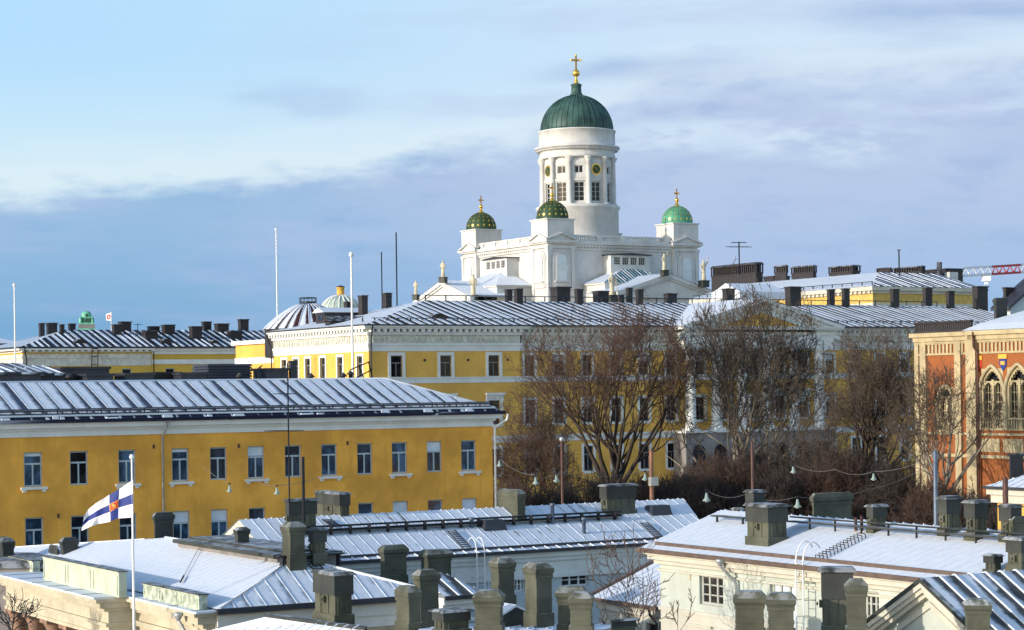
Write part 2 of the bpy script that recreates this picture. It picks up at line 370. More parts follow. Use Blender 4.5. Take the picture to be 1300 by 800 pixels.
class Plane:
    """vertical wall plane: s runs along it, d goes into the house"""
    def __init__(s, kind, const, fr=G): s.k, s.c, s.fr = kind, const, fr
    def P(s, t, z, d=0.0):
        return s.fr.W(t, s.c+d, z) if s.k == 'f' else s.fr.W(s.c+d, t, z)
    def hit(s, px, py):
        r = s.fr.front(px, py, s.c) if s.k == 'f' else s.fr.side(px, py, s.c)
        return (r[0], r[2]) if s.k == 'f' else (r[1], r[2])
    def box(s, mb, s0, s1, z0, z1, d0, d1):
        mb.hexa([s.P(s0, z0, d0), s.P(s1, z0, d0), s.P(s1, z0, d1), s.P(s0, z0, d1), s.P(s0, z1, d0), s.P(s1, z1, d0), s.P(s1, z1, d1), s.P(s0, z1, d1)])
    def wall(s, mb, s0, s1, z0, z1, holes=(), depth=.3):
        ss = sorted({s0, s1} | {min(max(x, s0), s1) for h in holes for x in h[:2]}); zs = sorted({z0, z1} | {min(max(x, z0), z1) for h in holes for x in h[2:]})
        for i in range(len(ss)-1):
            for j in range(len(zs)-1):
                cs, cz = (ss[i]+ss[i+1])/2, (zs[j]+zs[j+1])/2
                if any(h[0] < cs < h[1] and h[2] < cz < h[3] for h in holes): continue
                mb.poly([s.P(ss[i], zs[j]), s.P(ss[i+1], zs[j]), s.P(ss[i+1], zs[j+1]), s.P(ss[i], zs[j+1])])
        for h in holes:
            c = [(h[0], h[2]), (h[1], h[2]), (h[1], h[3]), (h[0], h[3])]
            for i in range(4):
                p, r = c[i], c[(i+1) % 4]
                mb.poly([s.P(*p), s.P(*r), s.P(*r, depth), s.P(*p, depth)])
    def arch(s, mb, s0, s1, z0, z1, d0, d1, pointed=False, n=8):
        """solid slab with a round or pointed head, from depth d0 to d1"""
        r = (s1-s0)/2; c = (s0+s1)/2; pts = [(s0, z0), (s1, z0)]
        if pointed:
            w = s1-s0; zs = z1-w*.866
            pts += [(s0+w*cos(radians(60*i/n)), zs+w*sin(radians(60*i/n))) for i in range(n+1)]
            pts += [(s1-w*cos(radians(60-60*i/n)), zs+w*sin(radians(60-60*i/n))) for i in range(1, n+1)]
        else:
            zs = z1-r; pts += [(c+r*cos(pi*i/n), zs+r*sin(pi*i/n)) for i in range(n+1)]
        a = s.P(0, 0, d0); b = s.P(0, 0, d1)
        mb.prism([s.P(p[0], p[1], d0) for p in pts], b-a)
def window(par, pl, h, mats=('frame', 'glass'), nx=2, trans=.64, bar=.07, surround=None, sill=None, hood=None, depth=.22, rows=0, blind=0.0, sw=.18):
    """a window in hole h; the casement is the part, its pane, surround, sill and hood are its pieces"""
    s0, s1, z0, z1 = h; mb = MB(); w = s1-s0; hh = z1-z0; d0, d1 = depth-.07, depth
    pl.box(mb, s0, s0+bar, z0, z1, d0, d1); pl.box(mb, s1-bar, s1, z0, z1, d0, d1)
    pl.box(mb, s0+bar, s1-bar, z0, z0+bar, d0, d1); pl.box(mb, s0+bar, s1-bar, z1-bar, z1, d0, d1)
    zt = z0+hh*trans if trans else z1
    if trans: pl.box(mb, s0+bar, s1-bar, zt-bar*.6, zt+bar*.6, d0-.02, d1)
    for i in range(1, nx): pl.box(mb, s0+w*i/nx-bar*.5, s0+w*i/nx+bar*.5, z0+bar, (zt-bar*.6 if trans else z1-bar), d0-.01, d1)
    for j in range(1, rows): pl.box(mb, s0+bar, s1-bar, z0+(zt-z0)*j/rows-bar*.25, z0+(zt-z0)*j/rows+bar*.25, d0+.02, d1)
    wn = mb.build('window', mats[0], par)
    g = MB(); g.poly([pl.P(s0, z0, depth-.02), pl.P(s1, z0, depth-.02), pl.P(s1, z1, depth-.02), pl.P(s0, z1, depth-.02)]); g.build('pane', mats[1], wn)
    if blind:
        g = MB(); pl.box(g, s0+bar, s1-bar, z1-hh*blind, z1-bar, depth-.045, depth-.03); g.build('blind', 'blind', wn)
    if surround:
        g = MB(); e = sw
        pl.box(g, s0-e, s0, z0-e*.5, z1+e, -.06, .02); pl.box(g, s1, s1+e, z0-e*.5, z1+e, -.06, .02); pl.box(g, s0, s1, z1, z1+e, -.06, .02); pl.box(g, s0, s1, z0-e, z0, -.08, .02)
        g.build('surround', surround, wn)
    if sill:
        g = MB(); pl.box(g, s0-.22, s1+.22, z0-.16, z0-.02, -.20, .10); pl.box(g, s0-.12, s0+.08, z0-.30, z0-.16, -.14, .02); pl.box(g, s1-.08, s1+.12, z0-.30, z0-.16, -.14, .02); g.build('sill', sill, wn)
    if hood:
        g = MB(); pl.box(g, s0-.45, s1+.45, z1+.55, z1+.78, -.42, .02); pl.box(g, s0-.36, s1+.36, z1+.22, z1+.55, -.16, .02)
        pl.box(g, s0-.40, s0-.18, z1-.1, z1+.22, -.22, .02); pl.box(g, s1+.18, s1+.40, z1-.1, z1+.22, -.22, .02); g.build('hood', hood, wn)
    return wn
def slab(mb, a0, a1, b0, b1, z0, z1, p, fr=G): mb.box(a0-p, a1+p, b0-p, b1+p, z0, z1, fr)
def chimney(par, xl, xc, xr, yt, yb, Y, style='mould', mat='olive', fr=G, dep=None, name='chimney', foot=0.0, shaftmat=None):
    """chimney stack read from its left edge, near corner and right edge in the photo at distance Y"""
    a0, b0, z0 = fr.at(xc, yb, Y); zt = fr.at(xc, yt, Y)[2]
    a1 = fr.front(xr, yb, b0)[0]; b1 = (b0+dep) if dep else fr.side(xl, yb, a0)[1]
    h = zt-z0; z0 -= foot; wa = a1-a0
    mb = MB(); cp = MB()
    if style in ('mould', 'flat'):
        o = min(.085, wa*.085); i0, i1, j0, j1 = a0+o, a1-o, b0+o, b1-o
        ch = min(.11, h*.08); zc = zt-ch
        hb = min(.55, h*.3)
        mb.box(i0, i1, j0, j1, z0, zc-.05, fr)
        mb.box(i0-.05, i1+.05, j0-.05, j1+.05, z0-.01, z0+foot+hb*.8, fr)           # collar at the roof
        k = min(.12, h*.09)
        mb.box(i0-.035, i1+.035, j0-.035, j1+.035, zc-3.2*k, zc-2.4*k, fr)
        mb.frus(i0-o, i1+o, j0-o, j1+o, zc-k*1.6, zc-k*.55, 0, 0, fr)
        mb.frus(i0-.015, i1+.015, j0-.015, j1+.015, zc-2.42*k, zc-1.55*k, -o*.75, -o*.75, fr)
        if style == 'mould': cp.frus(a0-.01, a1+.01, b0-.01, b1+.01, zc-k*.6, zt, min(.16, wa*.25), min(.16, (b1-b0)*.25), fr)
        else: cp.box(a0-.03, a1+.03, b0-.03, b1+.03, zc-k*.6, zt, fr)
    elif style == 'box':          # sheet hood with a darker upper casing
        o = min(.07, wa*.07); zc = zt-min(.10, h*.08); zm = z0+foot+(zc-z0-foot)*.62
        mb.box(a0+o+.05, a1-o-.05, b0+o+.05, b1-o-.05, z0, zm, fr)
        mb.box(a0+o-.02, a1-o+.02, b0+o-.02, b1-o+.02, z0-.01, z0+foot+h*.22, fr)
        for i in range(1, 4): x = a0+(a1-a0)*i/4; mb.box(x-.012, x+.012, b0+o+.02, b0+o+.06, z0, zm-.02, fr)
        for i in range(1, 3): x = b0+(b1-b0)*i/3; mb.box(a0+o+.02, a0+o+.06, x-.012, x+.012, z0, zm-.02, fr)
        cp.box(a0+o, a1-o, b0+o, b1-o, zm-.02, zc, fr); cp.frus(a0-.03, a1+.03, b0-.03, b1+.03, zc-.01, zt, .1, .1, fr)
    elif style == 'vent':         # long louvred stack
        zc = zt-h*.10; zl = zt-h*.45
        mb.box(a0+.12, a1-.12, b0+.12, b1-.12, z0, zl, fr); mb.box(a0+.3, a1-.3, b0+.3, b1-.3, zl-.01, zc, fr)
        cp.frus(a0-.1, a1+.1, b0-.1, b1+.1, zc-.01, zt, .3, .3, fr); cp.box(a0+.03, a1-.03, b0+.03, b1-.03, zl-.12, zl+.04, fr)
        n = max(2, int((a1-a0)/.55)); m_ = max(2, int((b1-b0)/.55))
        for i in range(n+1): x = a0+.1+(a1-a0-.2)*i/n; cp.box(x-.09, x+.09, b0+.1, b0+.28, zl, zc, fr)
        for i in range(m_+1): x = b0+.1+(b1-b0-.2)*i/m_; cp.box(a0+.1, a0+.28, x-.09, x+.09, zl, zc, fr)
    elif style == 'dark':         # plain sooted stack with a projecting lid
        o = min(.12, wa*.07); zc = zt-min(.16, h*.12)
        mb.box(a0+o, a1-o, b0+o, b1-o, z0, zc, fr); cp.box(a0, a1, b0, b1, zc-.01, zt-.05, fr); cp.frus(a0-.04, a1+.04, b0-.04, b1+.04, zt-.06, zt, .06, .06, fr)
        mb.box(a0+o*.5, a1-o*.5, b0+o*.5, b1-o*.5, zc-h*.18, zc-h*.10, fr)
    c = mb.build(name, shaftmat or mat, par)
    if style == 'box' and h > 1.0 and Y < 110:
        kb = MB(); y = (b0+b1)/2; kb.box(a0+.0, a0+.12, y-.11, y+.11, zm-.30, zm-.08, fr); kb.tube([fr.W(a0-.03, y, zm-.19), fr.W(a0-.08, y, zm-.19)], .05, 8); kb.build('hatch', mat, c)
    if style == 'mould' and h > 1.2 and Y < 110:
        kb = MB(); zz = z0+foot+(h-.3)*.48; kb.box(i0-.018, i1+.018, j0-.018, j1+.018, zz, zz+.035, fr); kb.build('joint', mat, c)
    cp.build('cap', 'olivedark' if style == 'box' else mat, c)
    return c
def pipe(par, pts, r=.055, mat='galv', name='downpipe'):
    mb = MB(); mb.tube(pts, r, 8)
    return mb.build(name, mat, par)
# ------------------------------------------------------------------ ground
mb = MB(); mb.poly([(-4000, -300, 0), (4000, -300, 0), (4000, 7000, 0), (-4000, 7000, 0)])
g_ = mb.build('ground', plaster('trodden_snow', (.42, .42, .44), .2, scale=.05, grime=.6, bump=0)); g_['kind'] = 'structure'
mb = MB(); mb.box(30, 200, 138, 152, 0.004, .02); r_ = mb.build('street', plaster('asphalt', (.06, .06, .065), .2, scale=.3)); r_['kind'] = 'structure'

# ------------------------------------------------------------------ cathedral
def cathedral():
    a0, b0, _ = G.at(696, 376, 380); Sx, Sa, w = 27.0, 28.5, 6.05
    ac, bc = a0+(Sa+w)/2, b0+(Sx+w)/2; C = G.W(ac, bc, 0)
    t = thing('cathedral', 'white cathedral with a tall green central dome and four corner towers above the town', 'cathedral', ac, bc)
    zn = lambda y: at(696, y, 380).z
    zc = lambda y: at(733, y, C.y).z
    pxm = C.y/F
    # body
    zB = zn(305); i0, i1, j0, j1 = a0+.9, a0+Sa+w-.9, b0+.9, b0+Sx+w-.9
    mb = MB(); mb.box(i0, i1, j0, j1, 0, zB-.6)
    mb.build('body', 'church', t)
    mb = MB(); slab(mb, i0, i1, j0, j1, zn(316), zn(313), .32); slab(mb, i0, i1, j0, j1, zB-1.0, zB-.55, .45); slab(mb, i0, i1, j0, j1, zB-.56, zB, .85)
    mb.build('cornice', 'church', t)
    mb = MB()
    for i in range(44): x = i0+.6+i*.72; mb.box(x, x+.34, j0-.5, j0+.1, zB-1.25, zB-.98); mb.box(i0-.5, i0+.1, x-i0+j0, x-i0+j0+.34, zB-1.25, zB-.98)
    mb.build('dentils', 'church', t)
    mb = MB(); zt = zn(296.5)
    for (u0, u1, v0, v1) in ((i0, i1, j0-.1, j0+.35), (i0, i1, j1-.35, j1+.1)):
        mb.box(u0, u1, v0, v1, zB-.01, zB+.3); mb.box(u0, u1, v0-.04, v1+.04, zt-.28, zt)
        for k in range(5): x = u0+6+(u1-u0-12)*k/4; mb.box(x-.55, x+.55, v0-.1, v1+.1, zB-.02, zt+.03)
        for k in range(46): x = u0+5.6+(u1-u0-11.2)*k/45; mb.box(x-.11, x+.11, v0+.1, v1-.1, zB+.28, zt-.26)
    for (u0, u1, v0, v1) in ((i0-.1, i0+.35, j0+.36, j1-.36), (i1-.35, i1+.1, j0+.36, j1-.36)):
        mb.box(u0, u1, v0, v1, zB-.01, zB+.3); mb.box(u0-.04, u1+.04, v0, v1, zt-.28, zt); mb.box(u0+.14, u1-.14, v0, v1, zB+.28, zt-.26)
        for k in range(5): x = v0+6+(v1-v0-12)*k/4; mb.box(u0-.1, u1+.1, x-.55, x+.55, zB-.02, zt+.03)
    mb.build('balustrade', 'church', t)
    # corner towers
    zT, zC, zCap, zA, zAi, zS = zn(276.5), zn(304.5), zn(313.5), zn(315.6), zn(322.5), zn(356)
    for k, (oa, ob) in enumerate(((0, 0), (Sa, 0), (0, Sx), (Sa, Sx))):
        p, r = a0+oa, b0+ob; mb = MB()
        mb.box(p+.25, p+w-.25, r+.25, r+w-.25, 0, zC); mb.box(p+.1, p+w-.1, r+.1, r+w-.1, zC-.01, zT)
        for (x, y) in ((p, r), (p+w-.9, r), (p, r+w-.9), (p+w-.9, r+w-.9)): mb.box(x+.08, x+.82, y+.08, y+.82, 0, zCap-.3); mb.box(x, x+.9, y, y+.9, zCap-.55, zCap-.1)
        tw = mb.build('bell_tower', 'church', t)
        mb = MB(); slab(mb, p, p+w, r, r+w, zCap-.12, zCap+.25, .08); slab(mb, p, p+w, r, r+w, zC-.62, zC-.34, .22); slab(mb, p, p+w, r, r+w, zC-.35, zC, .55); slab(mb, p, p+w, r, r+w, zT-.25, zT, .12)
        ph = zn(296)-zC
        for pl, s0 in ((Plane('f', r), p), (Plane('l', p), r), (Plane('f', r+w+.4), p), (Plane('l', p+w+.4), r)):
            m0, m1, mm = s0-.42, s0+w+.42, s0+w/2
            mb.prism([pl.P(m0, zC, 0), pl.P(m1, zC, 0), pl.P(mm, zC+ph, 0)], pl.P(0, 0, .3)-pl.P(0, 0, 0))
            for (q0, q1) in ((m0, mm), (m1, mm)): mb.prism([pl.P(q0, zC-.02, -.42), pl.P(q1, zC+ph-.02, -.42), pl.P(q1, zC+ph+.3, -.42), pl.P(q0, zC+.26, -.42)], pl.P(0, 0, .6)-pl.P(0, 0, 0))
        mb.build('cornice', 'church', tw)
        for pl, s0 in ((Plane('f', r+.25), p), (Plane('l', p+.25), r)):
            c = s0+w/2; mb = MB()
            pl.arch(mb, c-2.05, c+2.05, zS-1.3, zA, -.16, .02); pl.arch(mb, c-1.72, c+1.72, zS-1.3, zA-.36, -.26, -.15); mb.build('arch', 'church', tw)
            mb = MB(); pl.arch(mb, c-1.25, c+1.25, zS-.05, zAi+.25, -.40, -.25); mb.build('niche_frame', 'church', tw)
            mb = MB(); pl.arch(mb, c-1.0, c+1.0, zS, zAi, -.425, -.395); mb.build('niche', M['nichem'], tw)
            mb = MB(); pl.box(mb, c-1.6, c+1.6, zS-.32, zS-.04, -.62, .02); pl.box(mb, c-1.02, c+1.02, zS+(zAi-zS)*.42, zS+(zAi-zS)*.42+.12, -.47, -.4); pl.box(mb, c-1.3, c+1.3, zS-.95, zS-.4, -.37, .02); mb.build('sill', 'church', tw)
        # star-studded cupola
        c = G.W(p+w/2, r+w/2, 0); R = 2.98; zd = zT; hgt = zn(252.5)-zT
        mat = 'copperlight' if k == 1 else 'copperdark'
        prof = [(R+.12, zd-.02), (R+.12, zd+.14), (R, zd+.16)]+[(R*cos(radians(x)), zd+.3+(hgt-.3)*sin(radians(x))) for x in range(0, 88, 7)]
        mb = MB(); mb.lathe(c, prof, 32)
        for i in range(16):
            an = 2*pi*i/16
            mb.tube([c+Vector((R*1.005*cos(radians(x))*cos(an), R*1.005*cos(radians(x))*sin(an), zd+.3+(hgt-.3)*1.005*sin(radians(x)))) for x in range(0, 85, 12)], .05, 4)
        dm = mb.build('cupola', mat, tw)
        mb = MB()
        for j, x in enumerate((9, 26, 42, 57)):
            for i in range(16):
                an = 2*pi*(i+.5)/16; n = Vector((cos(radians(x))*cos(an), cos(radians(x))*sin(an), sin(radians(x))))
                q0 = c+Vector((R*n.x, R*n.y, zd+.3+(hgt-.3)*n.z)); rad = .27*(1-.13*j); u = n.cross(Vector((0, 0, 1))).normalized(); v = u.cross(n)
                pts = [q0+n*.05+(u*cos(pi*h/5)+v*sin(pi*h/5))*(rad if h % 2 == 0 else rad*.5) for h in range(10)]
                mb.prism(pts, n*-.08)
        mb.build('stars', 'gold', tw)
        zx = zd+hgt; mb = MB(); mb.lathe(c, [(.62, zx-.08), (.55, zx+.12), (.26, zx+.4), (.2, zx+.9), (.16, zx+1.0)], 12)
        mb.lathe(c, [(.02, zx+.75), (.3, zx+.86), (.44, zx+1.15), (.3, zx+1.44), (.02, zx+1.55)], 12)
        top = zn(229.5); mb.tube([c+Vector((0, 0, zx+1.4)), c+Vector((0, 0, top))], .13, 6); zb = top-(top-zx)*.27
        mb.tube([G.W(p+w/2-.62, r+w/2+.62*.0, zb), G.W(p+w/2+.62, r+w/2, zb)], .13, 6); mb.tube([G.W(p+w/2, r+w/2-.62, zb), G.W(p+w/2, r+w/2+.62, zb)], .13, 6)
        mb.build('cross', 'gold', tw)
    # drum
    R = 48.0*pxm; z = zc
    mb = MB(); mb.lathe(C, [(R+.55, zB-.5), (R+.55, z(268)), (R+.85, z(267)), (R+.85, z(264)), (R+.5, z(262.5)), (R, z(262.5)), (R-1.2, z(262.4))], 72)
    drum = mb.build('drum', 'church', t); mb = MB()
    mb.lathe(C, [(R-1.2, z(203.4)), (R-.06, z(203.5)), (R+.05, z(203)), (R+.05, z(199)), (R-.1, z(198.6)), (R-.1, z(194)), (R+.3, z(193.4)), (R+.75, z(191)), (R+.95, z(190.6)), (R+.95, z(188.6)), (R+.2, z(187.4)), (R+.05, z(186.6)), (R+.05, z(169.5)), (R+.2, z(169.3)), (R+.2, z(167.6)), (R-.4, z(167.4))], 72)
    mb.build('drum_entablature', 'church', drum)
    mb = MB()
    for i in range(110):
        an = 2*pi*i/110; fr = Frame(i*360/110); cs, cb = fr.L(C)[:2]; mb.box(cs-.13, cs+.13, cb-R-.62, cb-R-.1, z(193.6), z(192.0), fr)
    mb.build('dentils', 'church', drum)
    cols = MB(); clk = MB(); hands = MB()
    for k in range(12):
        fr = Frame(30.5+30*k); ca, cb = fr.L(C)[:2]; pl = Plane('f', cb-R+.75, fr); hw = (R-.75)*math.tan(radians(15))
        lowh = (ca-1.02, ca+1.02, z(259), z(235)); uph = (ca-.85, ca+.85, z(224), z(214.5)); clock = (k % 3 == 0)
        mb = MB(); pl.wall(mb, ca-hw, ca+hw, z(262.6), z(203), [lowh]+([] if clock else [uph]), .4)
        pl.box(mb, ca-1.45, ca-1.05, z(260), z(233.5), -.1, .02); pl.box(mb, ca+1.05, ca+1.45, z(260), z(233.5), -.1, .02); pl.box(mb, ca-1.6, ca+1.6, z(233.5), z(231), -.22, .02); pl.box(mb, ca-hw, ca+hw, z(230), z(228.5), -.08, .02)
        pl.box(mb, ca-1.3, ca+1.3, z(212.5), z(206), -.06, .02); pl.box(mb, ca-1.05, ca+1.05, z(211.5), z(207), -.09, -.05)
        mb.build('drum_wall', 'church', drum)
        window(t, pl, lowh, ('church', 'glassdark'), 2, 0, .12, depth=.35, rows=4)
        if not clock: window(t, pl, uph, ('church', 'glassdark'), 2, 0, .14, depth=.35)
        else:
            zz = (uph[2]+uph[3])/2; cpt = pl.P(ca, zz, -.05); nrm = (pl.P(0, 0, -1)-pl.P(0, 0, 0)); u = (pl.P(1, 0)-pl.P(0, 0))
            def ring(mbx, r, d): mbx.prism([cpt+nrm*d+u*r*cos(2*pi*h/32)+Vector((0, 0, 1))*r*sin(2*pi*h/32) for h in range(32)], nrm*-.2)
            m1 = MB(); ring(m1, 1.1, .10); cf = m1.build('clock', 'gold', t); m1 = MB(); ring(m1, .93, .14); m1.build('clock_face', 'copperdark', cf)
            m1 = MB()
            for h in range(12):
                an = 2*pi*h/12; dv = u*sin(an)+Vector((0, 0, cos(an))); m1.tube([cpt+nrm*.17+dv*.7, cpt+nrm*.17+dv*.88], .06, 4)
            m1.tube([cpt+nrm*.18, cpt+nrm*.18+(u*sin(2.6)+Vector((0, 0, cos(2.6))))*.85], .06, 4); m1.tube([cpt+nrm*.18, cpt+nrm*.18+(u*sin(-.55)+Vector((0, 0, cos(-.55))))*.55], .07, 4)
            m1.build('clock_hands', 'gold', cf)
        an = radians(30.5+30*k+15)-pi/2; cc = C+Vector(((R-.26)*cos(an), (R-.26)*sin(an), 0)); m1 = MB()
        m1.lathe(cc, [(.66, z(262.6)), (.66, z(260.8)), (.50, z(260.2)), (.49, z(240)), (.41, z(209.5)), (.50, z(209)), (.48, z(208.4)), (.52, z(207)), (.82, z(204.4)), (.84, z(203))], 14)
        m1.build('column', 'church', t)
    # main dome
    zd = z(168); Rd = 46*pxm; hd = z(122)-zd
    mb = MB(); mb.lathe(C, [(Rd+.1, zd-.1), (Rd+.1, zd+.12)]+[(Rd*cos(radians(x)), zd+.12+hd*sin(radians(x))) for x in range(0, 84, 4)], 72)
    dome = mb.build('dome', 'copper', t)
    mb = MB()
    for i in range(40):
        an = 2*pi*i/40; mb.tube([C+Vector((Rd*1.003*cos(radians(x))*cos(an), Rd*1.003*cos(radians(x))*sin(an), zd+.12+hd*1.003*sin(radians(x)))) for x in range(0, 83, 6)], .085, 4)
    mb.build('dome_ribs', M['copper'], dome)
    mb = MB(); mb.lathe(C, [(9.2*pxm, z(123.6)), (9.0*pxm, z(121.5)), (6.6*pxm, z(118)), (6.2*pxm, z(109.5)), (7.2*pxm, z(108.8)), (7.0*pxm, z(107.5)), (4.0*pxm, z(106))], 20); mb.build('lantern', 'copper', dome)
    mb = MB(); mb.lathe(C, [(3.6*pxm, z(107)), (2.6*pxm, z(103)), (1.3*pxm, z(98.5)), (1.2*pxm, z(97))], 16)
    mb.lathe(C, [(.02, z(98))]+[(4.8*pxm*cos(radians(x)), z(93)+4.8*pxm*sin(radians(x))) for x in range(-75, 80, 15)]+[(.02, z(88))], 20)
    mb.tube([C+Vector((0, 0, z(89))), C+Vector((0, 0, z(70)))], .19, 6); zz = z(76.5)
    mb.tube([C+Vector((-.93, -.1, zz)), C+Vector((.93, .1, zz))], .19, 6)
    for e in (-.93, .93): mb.lathe(C+Vector((e, 0, 0)), [(.02, zz-.24), (.25, zz), (.02, zz+.24)], 8)
    mb.lathe(C, [(.02, z(70)-.24), (.25, z(70)), (.02, z(70)+.24)], 8)
    mb.build('cross', 'gold', t)
    # clerestory boxes on the front and left wall, the four arms with vestibule and portico
    for kind, k0 in (('f', j0), ('l', i0)):
        pl = Plane(kind, k0); mid = ac if kind == 'f' else bc; hw = 4.4; zw0, zw1 = zn(335), zn(325)
        holes = [(mid-hw+.75+i*1.86, mid-hw+.75+i*1.86+1.45, zw0, zw1) for i in range(4)]
        p2 = Plane(kind, k0-2.6); mb = MB(); p2.wall(mb, mid-hw, mid+hw, zn(352), zn(322.5), holes, .3)
        mb.poly([p2.P(mid-hw, zn(352)), p2.P(mid-hw, zn(322.5)), p2.P(mid-hw, zn(322.5), 2.7), p2.P(mid-hw, zn(352), 2.7)]); mb.poly([p2.P(mid+hw, zn(352)), p2.P(mid+hw, zn(322.5)), p2.P(mid+hw, zn(322.5), 2.7), p2.P(mid+hw, zn(352), 2.7)])
        cl = mb.build('clerestory', 'church', t)
        mb = MB(); pts = [p2.P(mid-hw-.4, zn(322.5), -.4), p2.P(mid-hw-.4, zn(321.3), -.4), p2.P(mid, zn(319.3), -.4), p2.P(mid+hw+.4, zn(321.3), -.4), p2.P(mid+hw+.4, zn(322.5), -.4)]
        mb.prism(pts, p2.P(0, 0, 3.1)-p2.P(0, 0, 0)); mb.build('clerestory_roof', 'slate', cl)
        for h in holes: window(t, p2, h, ('church', 'glassdark'), 3, 0, .08, depth=.22, rows=3)
        # vestibule
        hv, dv = 9.0, 7.5; zv = zn(360); zr = zn(335.5); pv = Plane(kind, k0-dv); mb = MB()
        pv.box(mb, mid-hv, mid+hv, 0, zv, 0, dv+.1); vb = mb.build('vestibule', 'church', t)
        mb = MB(); pv.box(mb, mid-hv-.35, mid+hv+.35, zv-.3, zv, -.35, dv); mb.build('cornice', 'church', vb)
        e = .5; q = [pv.P(mid-hv-e, zv, -e), pv.P(mid+hv+e, zv, -e), pv.P(mid+hv+e, zv, dv), pv.P(mid-hv-e, zv, dv)]; ap = pv.P(mid, zr, dv-1.2)
        snow_, cu = ('roof_white', 'roof_copper')
        mb = MB(); mb.roof(q[0], q[1], ap, ap, .62); mb.build('roof', cu if kind == 'f' else snow_, vb)
        mb = MB(); mb.roof(q[3], q[0], ap, ap, .62); mb.build('roof', snow_ if kind == 'f' else snow_, vb)
        mb = MB(); mb.roof(q[1], q[2], ap, ap, .62); mb.build('roof', cu if kind == 'f' else snow_, vb)
        # portico
        dp = 31.0-((bc-j0) if kind == 'f' else (ac-i0)); hp = 11.0; pp = Plane(kind, k0-dp)
        zap = at(847, 347, 375.6).z if kind == 'f' else at(556, 356.5, 387).z; zpe = zap-3.7
        mb = MB(); pp.box(mb, mid-hp+.6, mid+hp-.6, 0, zpe-.5, .6, dp-dv+.1); pb = mb.build('portico', 'church', t)
        mb = MB(); mb.prism([pp.P(mid-hp, zpe-.5, .6), pp.P(mid+hp, zpe-.5, .6), pp.P(mid+hp, zpe, .6), pp.P(mid, zap-.1, .6), pp.P(mid-hp, zpe, .6)], pp.P(0, 0, .5)-pp.P(0, 0, 0))
        for sg in (-1, 1): mb.prism([pp.P(mid+sg*(hp+.4), zpe-.45, 0), pp.P(mid, zap-.75, 0), pp.P(mid, zap, 0), pp.P(mid+sg*(hp+.4), zpe+.2, 0)], pp.P(0, 0, .9)-pp.P(0, 0, 0)); mb.prism([pp.P(mid+sg*(hp+.2), zpe-.75, .3), pp.P(mid, zap-1.15, .3), pp.P(mid, zap-.74, .3), pp.P(mid+sg*(hp+.2), zpe-.44, .3)], pp.P(0, 0, .6)-pp.P(0, 0, 0))
        pp.box(mb, mid-hp-.3, mid+hp+.3, zpe-.9, zpe-.46, 0, dp-dv)
        mb.build('pediment', 'church', pb)
        for sg in (-1, 1):
            mb = MB(); mb.roof(pp.P(mid+sg*(hp+.5), zpe+.22, -.05), pp.P(mid+sg*(hp+.5), zpe+.22, dp-dv+3), pp.P(mid, zap+.06, dp-dv+3), pp.P(mid, zap+.06, -.05), .62); mb.build('roof', 'roof_white', pb)
    return t
M['nichem'] = plaster('pale_blue_niche', (.62, .68, .70), .05, scale=.8, grime=.2)
cathedral()

def statue(px, y0, y1, Y, label, turn=0.0, raised=True):
    zb, zt = at(px, y1, Y).z, at(px, y0, Y).z; h = zt-zb; c = at(px, y1, Y); c.z = 0
    fr = Frame(30.5+turn); a, b = fr.L(c)[:2]
    t = thing('statue', label, 'statue', a, b, zb, fr)
    ph = h*.18; mb = MB(); mb.box(a-.16*h, a+.16*h, b-.16*h, b+.16*h, zb-.4, zb+ph, fr); mb.box(a-.19*h, a+.19*h, b-.19*h, b+.19*h, zb+ph-.12, zb+ph, fr); mb.build('pedestal', 'olivedark', t)
    z0 = zb+ph; hh = h-ph; W = lambda da, db, z: fr.W(a+da*hh, b+db*hh, z0+z*hh)
    mb = MB()
    ringsd = [(0, .13, .11), (.08, .125, .105), (.30, .10, .09), (.50, .105, .085), (.60, .10, .075), (.70, .125, .08), (.78, .135, .075), (.82, .10, .06), (.845, .045, .045), (.87, .042, .045), (.895, .058, .065), (.93, .066, .074), (.965, .058, .064), (.99, .03, .03)]
    n = 14; k0 = None
    for z, rx, ry in ringsd:
        k = mb.add([W(rx*(1+.10*sin(5*2*pi*j/n+z*4))*cos(2*pi*j/n) if z < .6 else rx*cos(2*pi*j/n), ry*(1+(.10*sin(4*2*pi*j/n+z*5) if z < .6 else 0))*sin(2*pi*j/n)-.0, z) for j in range(n)])
        if k0 is not None:
            for j in range(n): mb.f.append((k0+j, k0+(j+1) % n, k+(j+1) % n, k+j)); mb.mi.append(0); mb.smooth.add(len(mb.f)-1)
        k0 = k
    mb.f.append(tuple(k0+j for j in range(n))); mb.mi.append(0)
    mb.tube([W(-.12, 0, .77), W(-.165, -.03, .60), W(-.07, -.12, .52), W(-.03, -.14, .53)], [.042*hh, .036*hh, .028*hh, .02*hh], 6)
    if raised: mb.tube([W(.12, 0, .77), W(.20, -.02, .88), W(.23, -.03, 1.02), W(.235, -.03, 1.06)], [.042*hh, .034*hh, .026*hh, .018*hh], 6)
    else: mb.tube([W(.12, 0, .77), W(.165, -.02, .60), W(.15, -.10, .46), W(.14, -.12, .44)], [.042*hh, .036*hh, .028*hh, .02*hh], 6)
    mb.build('figure', 'statue', t)
    mb = MB()
    if raised: mb.tube([W(.235, -.035, .86), W(.235, -.035, 1.16)], .014*hh, 5); mb.tube([W(.185, -.035, 1.08), W(.285, -.035, 1.08)], .014*hh, 5)
    else: mb.tube([W(.145, -.13, .02), W(.145, -.13, .80)], .014*hh, 5)
    mb.build('staff', 'statue', t)
statue(562.5, 330.5, 356.5, 384.5, 'pale robed statue on the tip of the left cathedral pediment', -60, False)
statue(601, 348, 381, 379, 'pale robed statue on a dark block before the snowy side roof', -45, False)
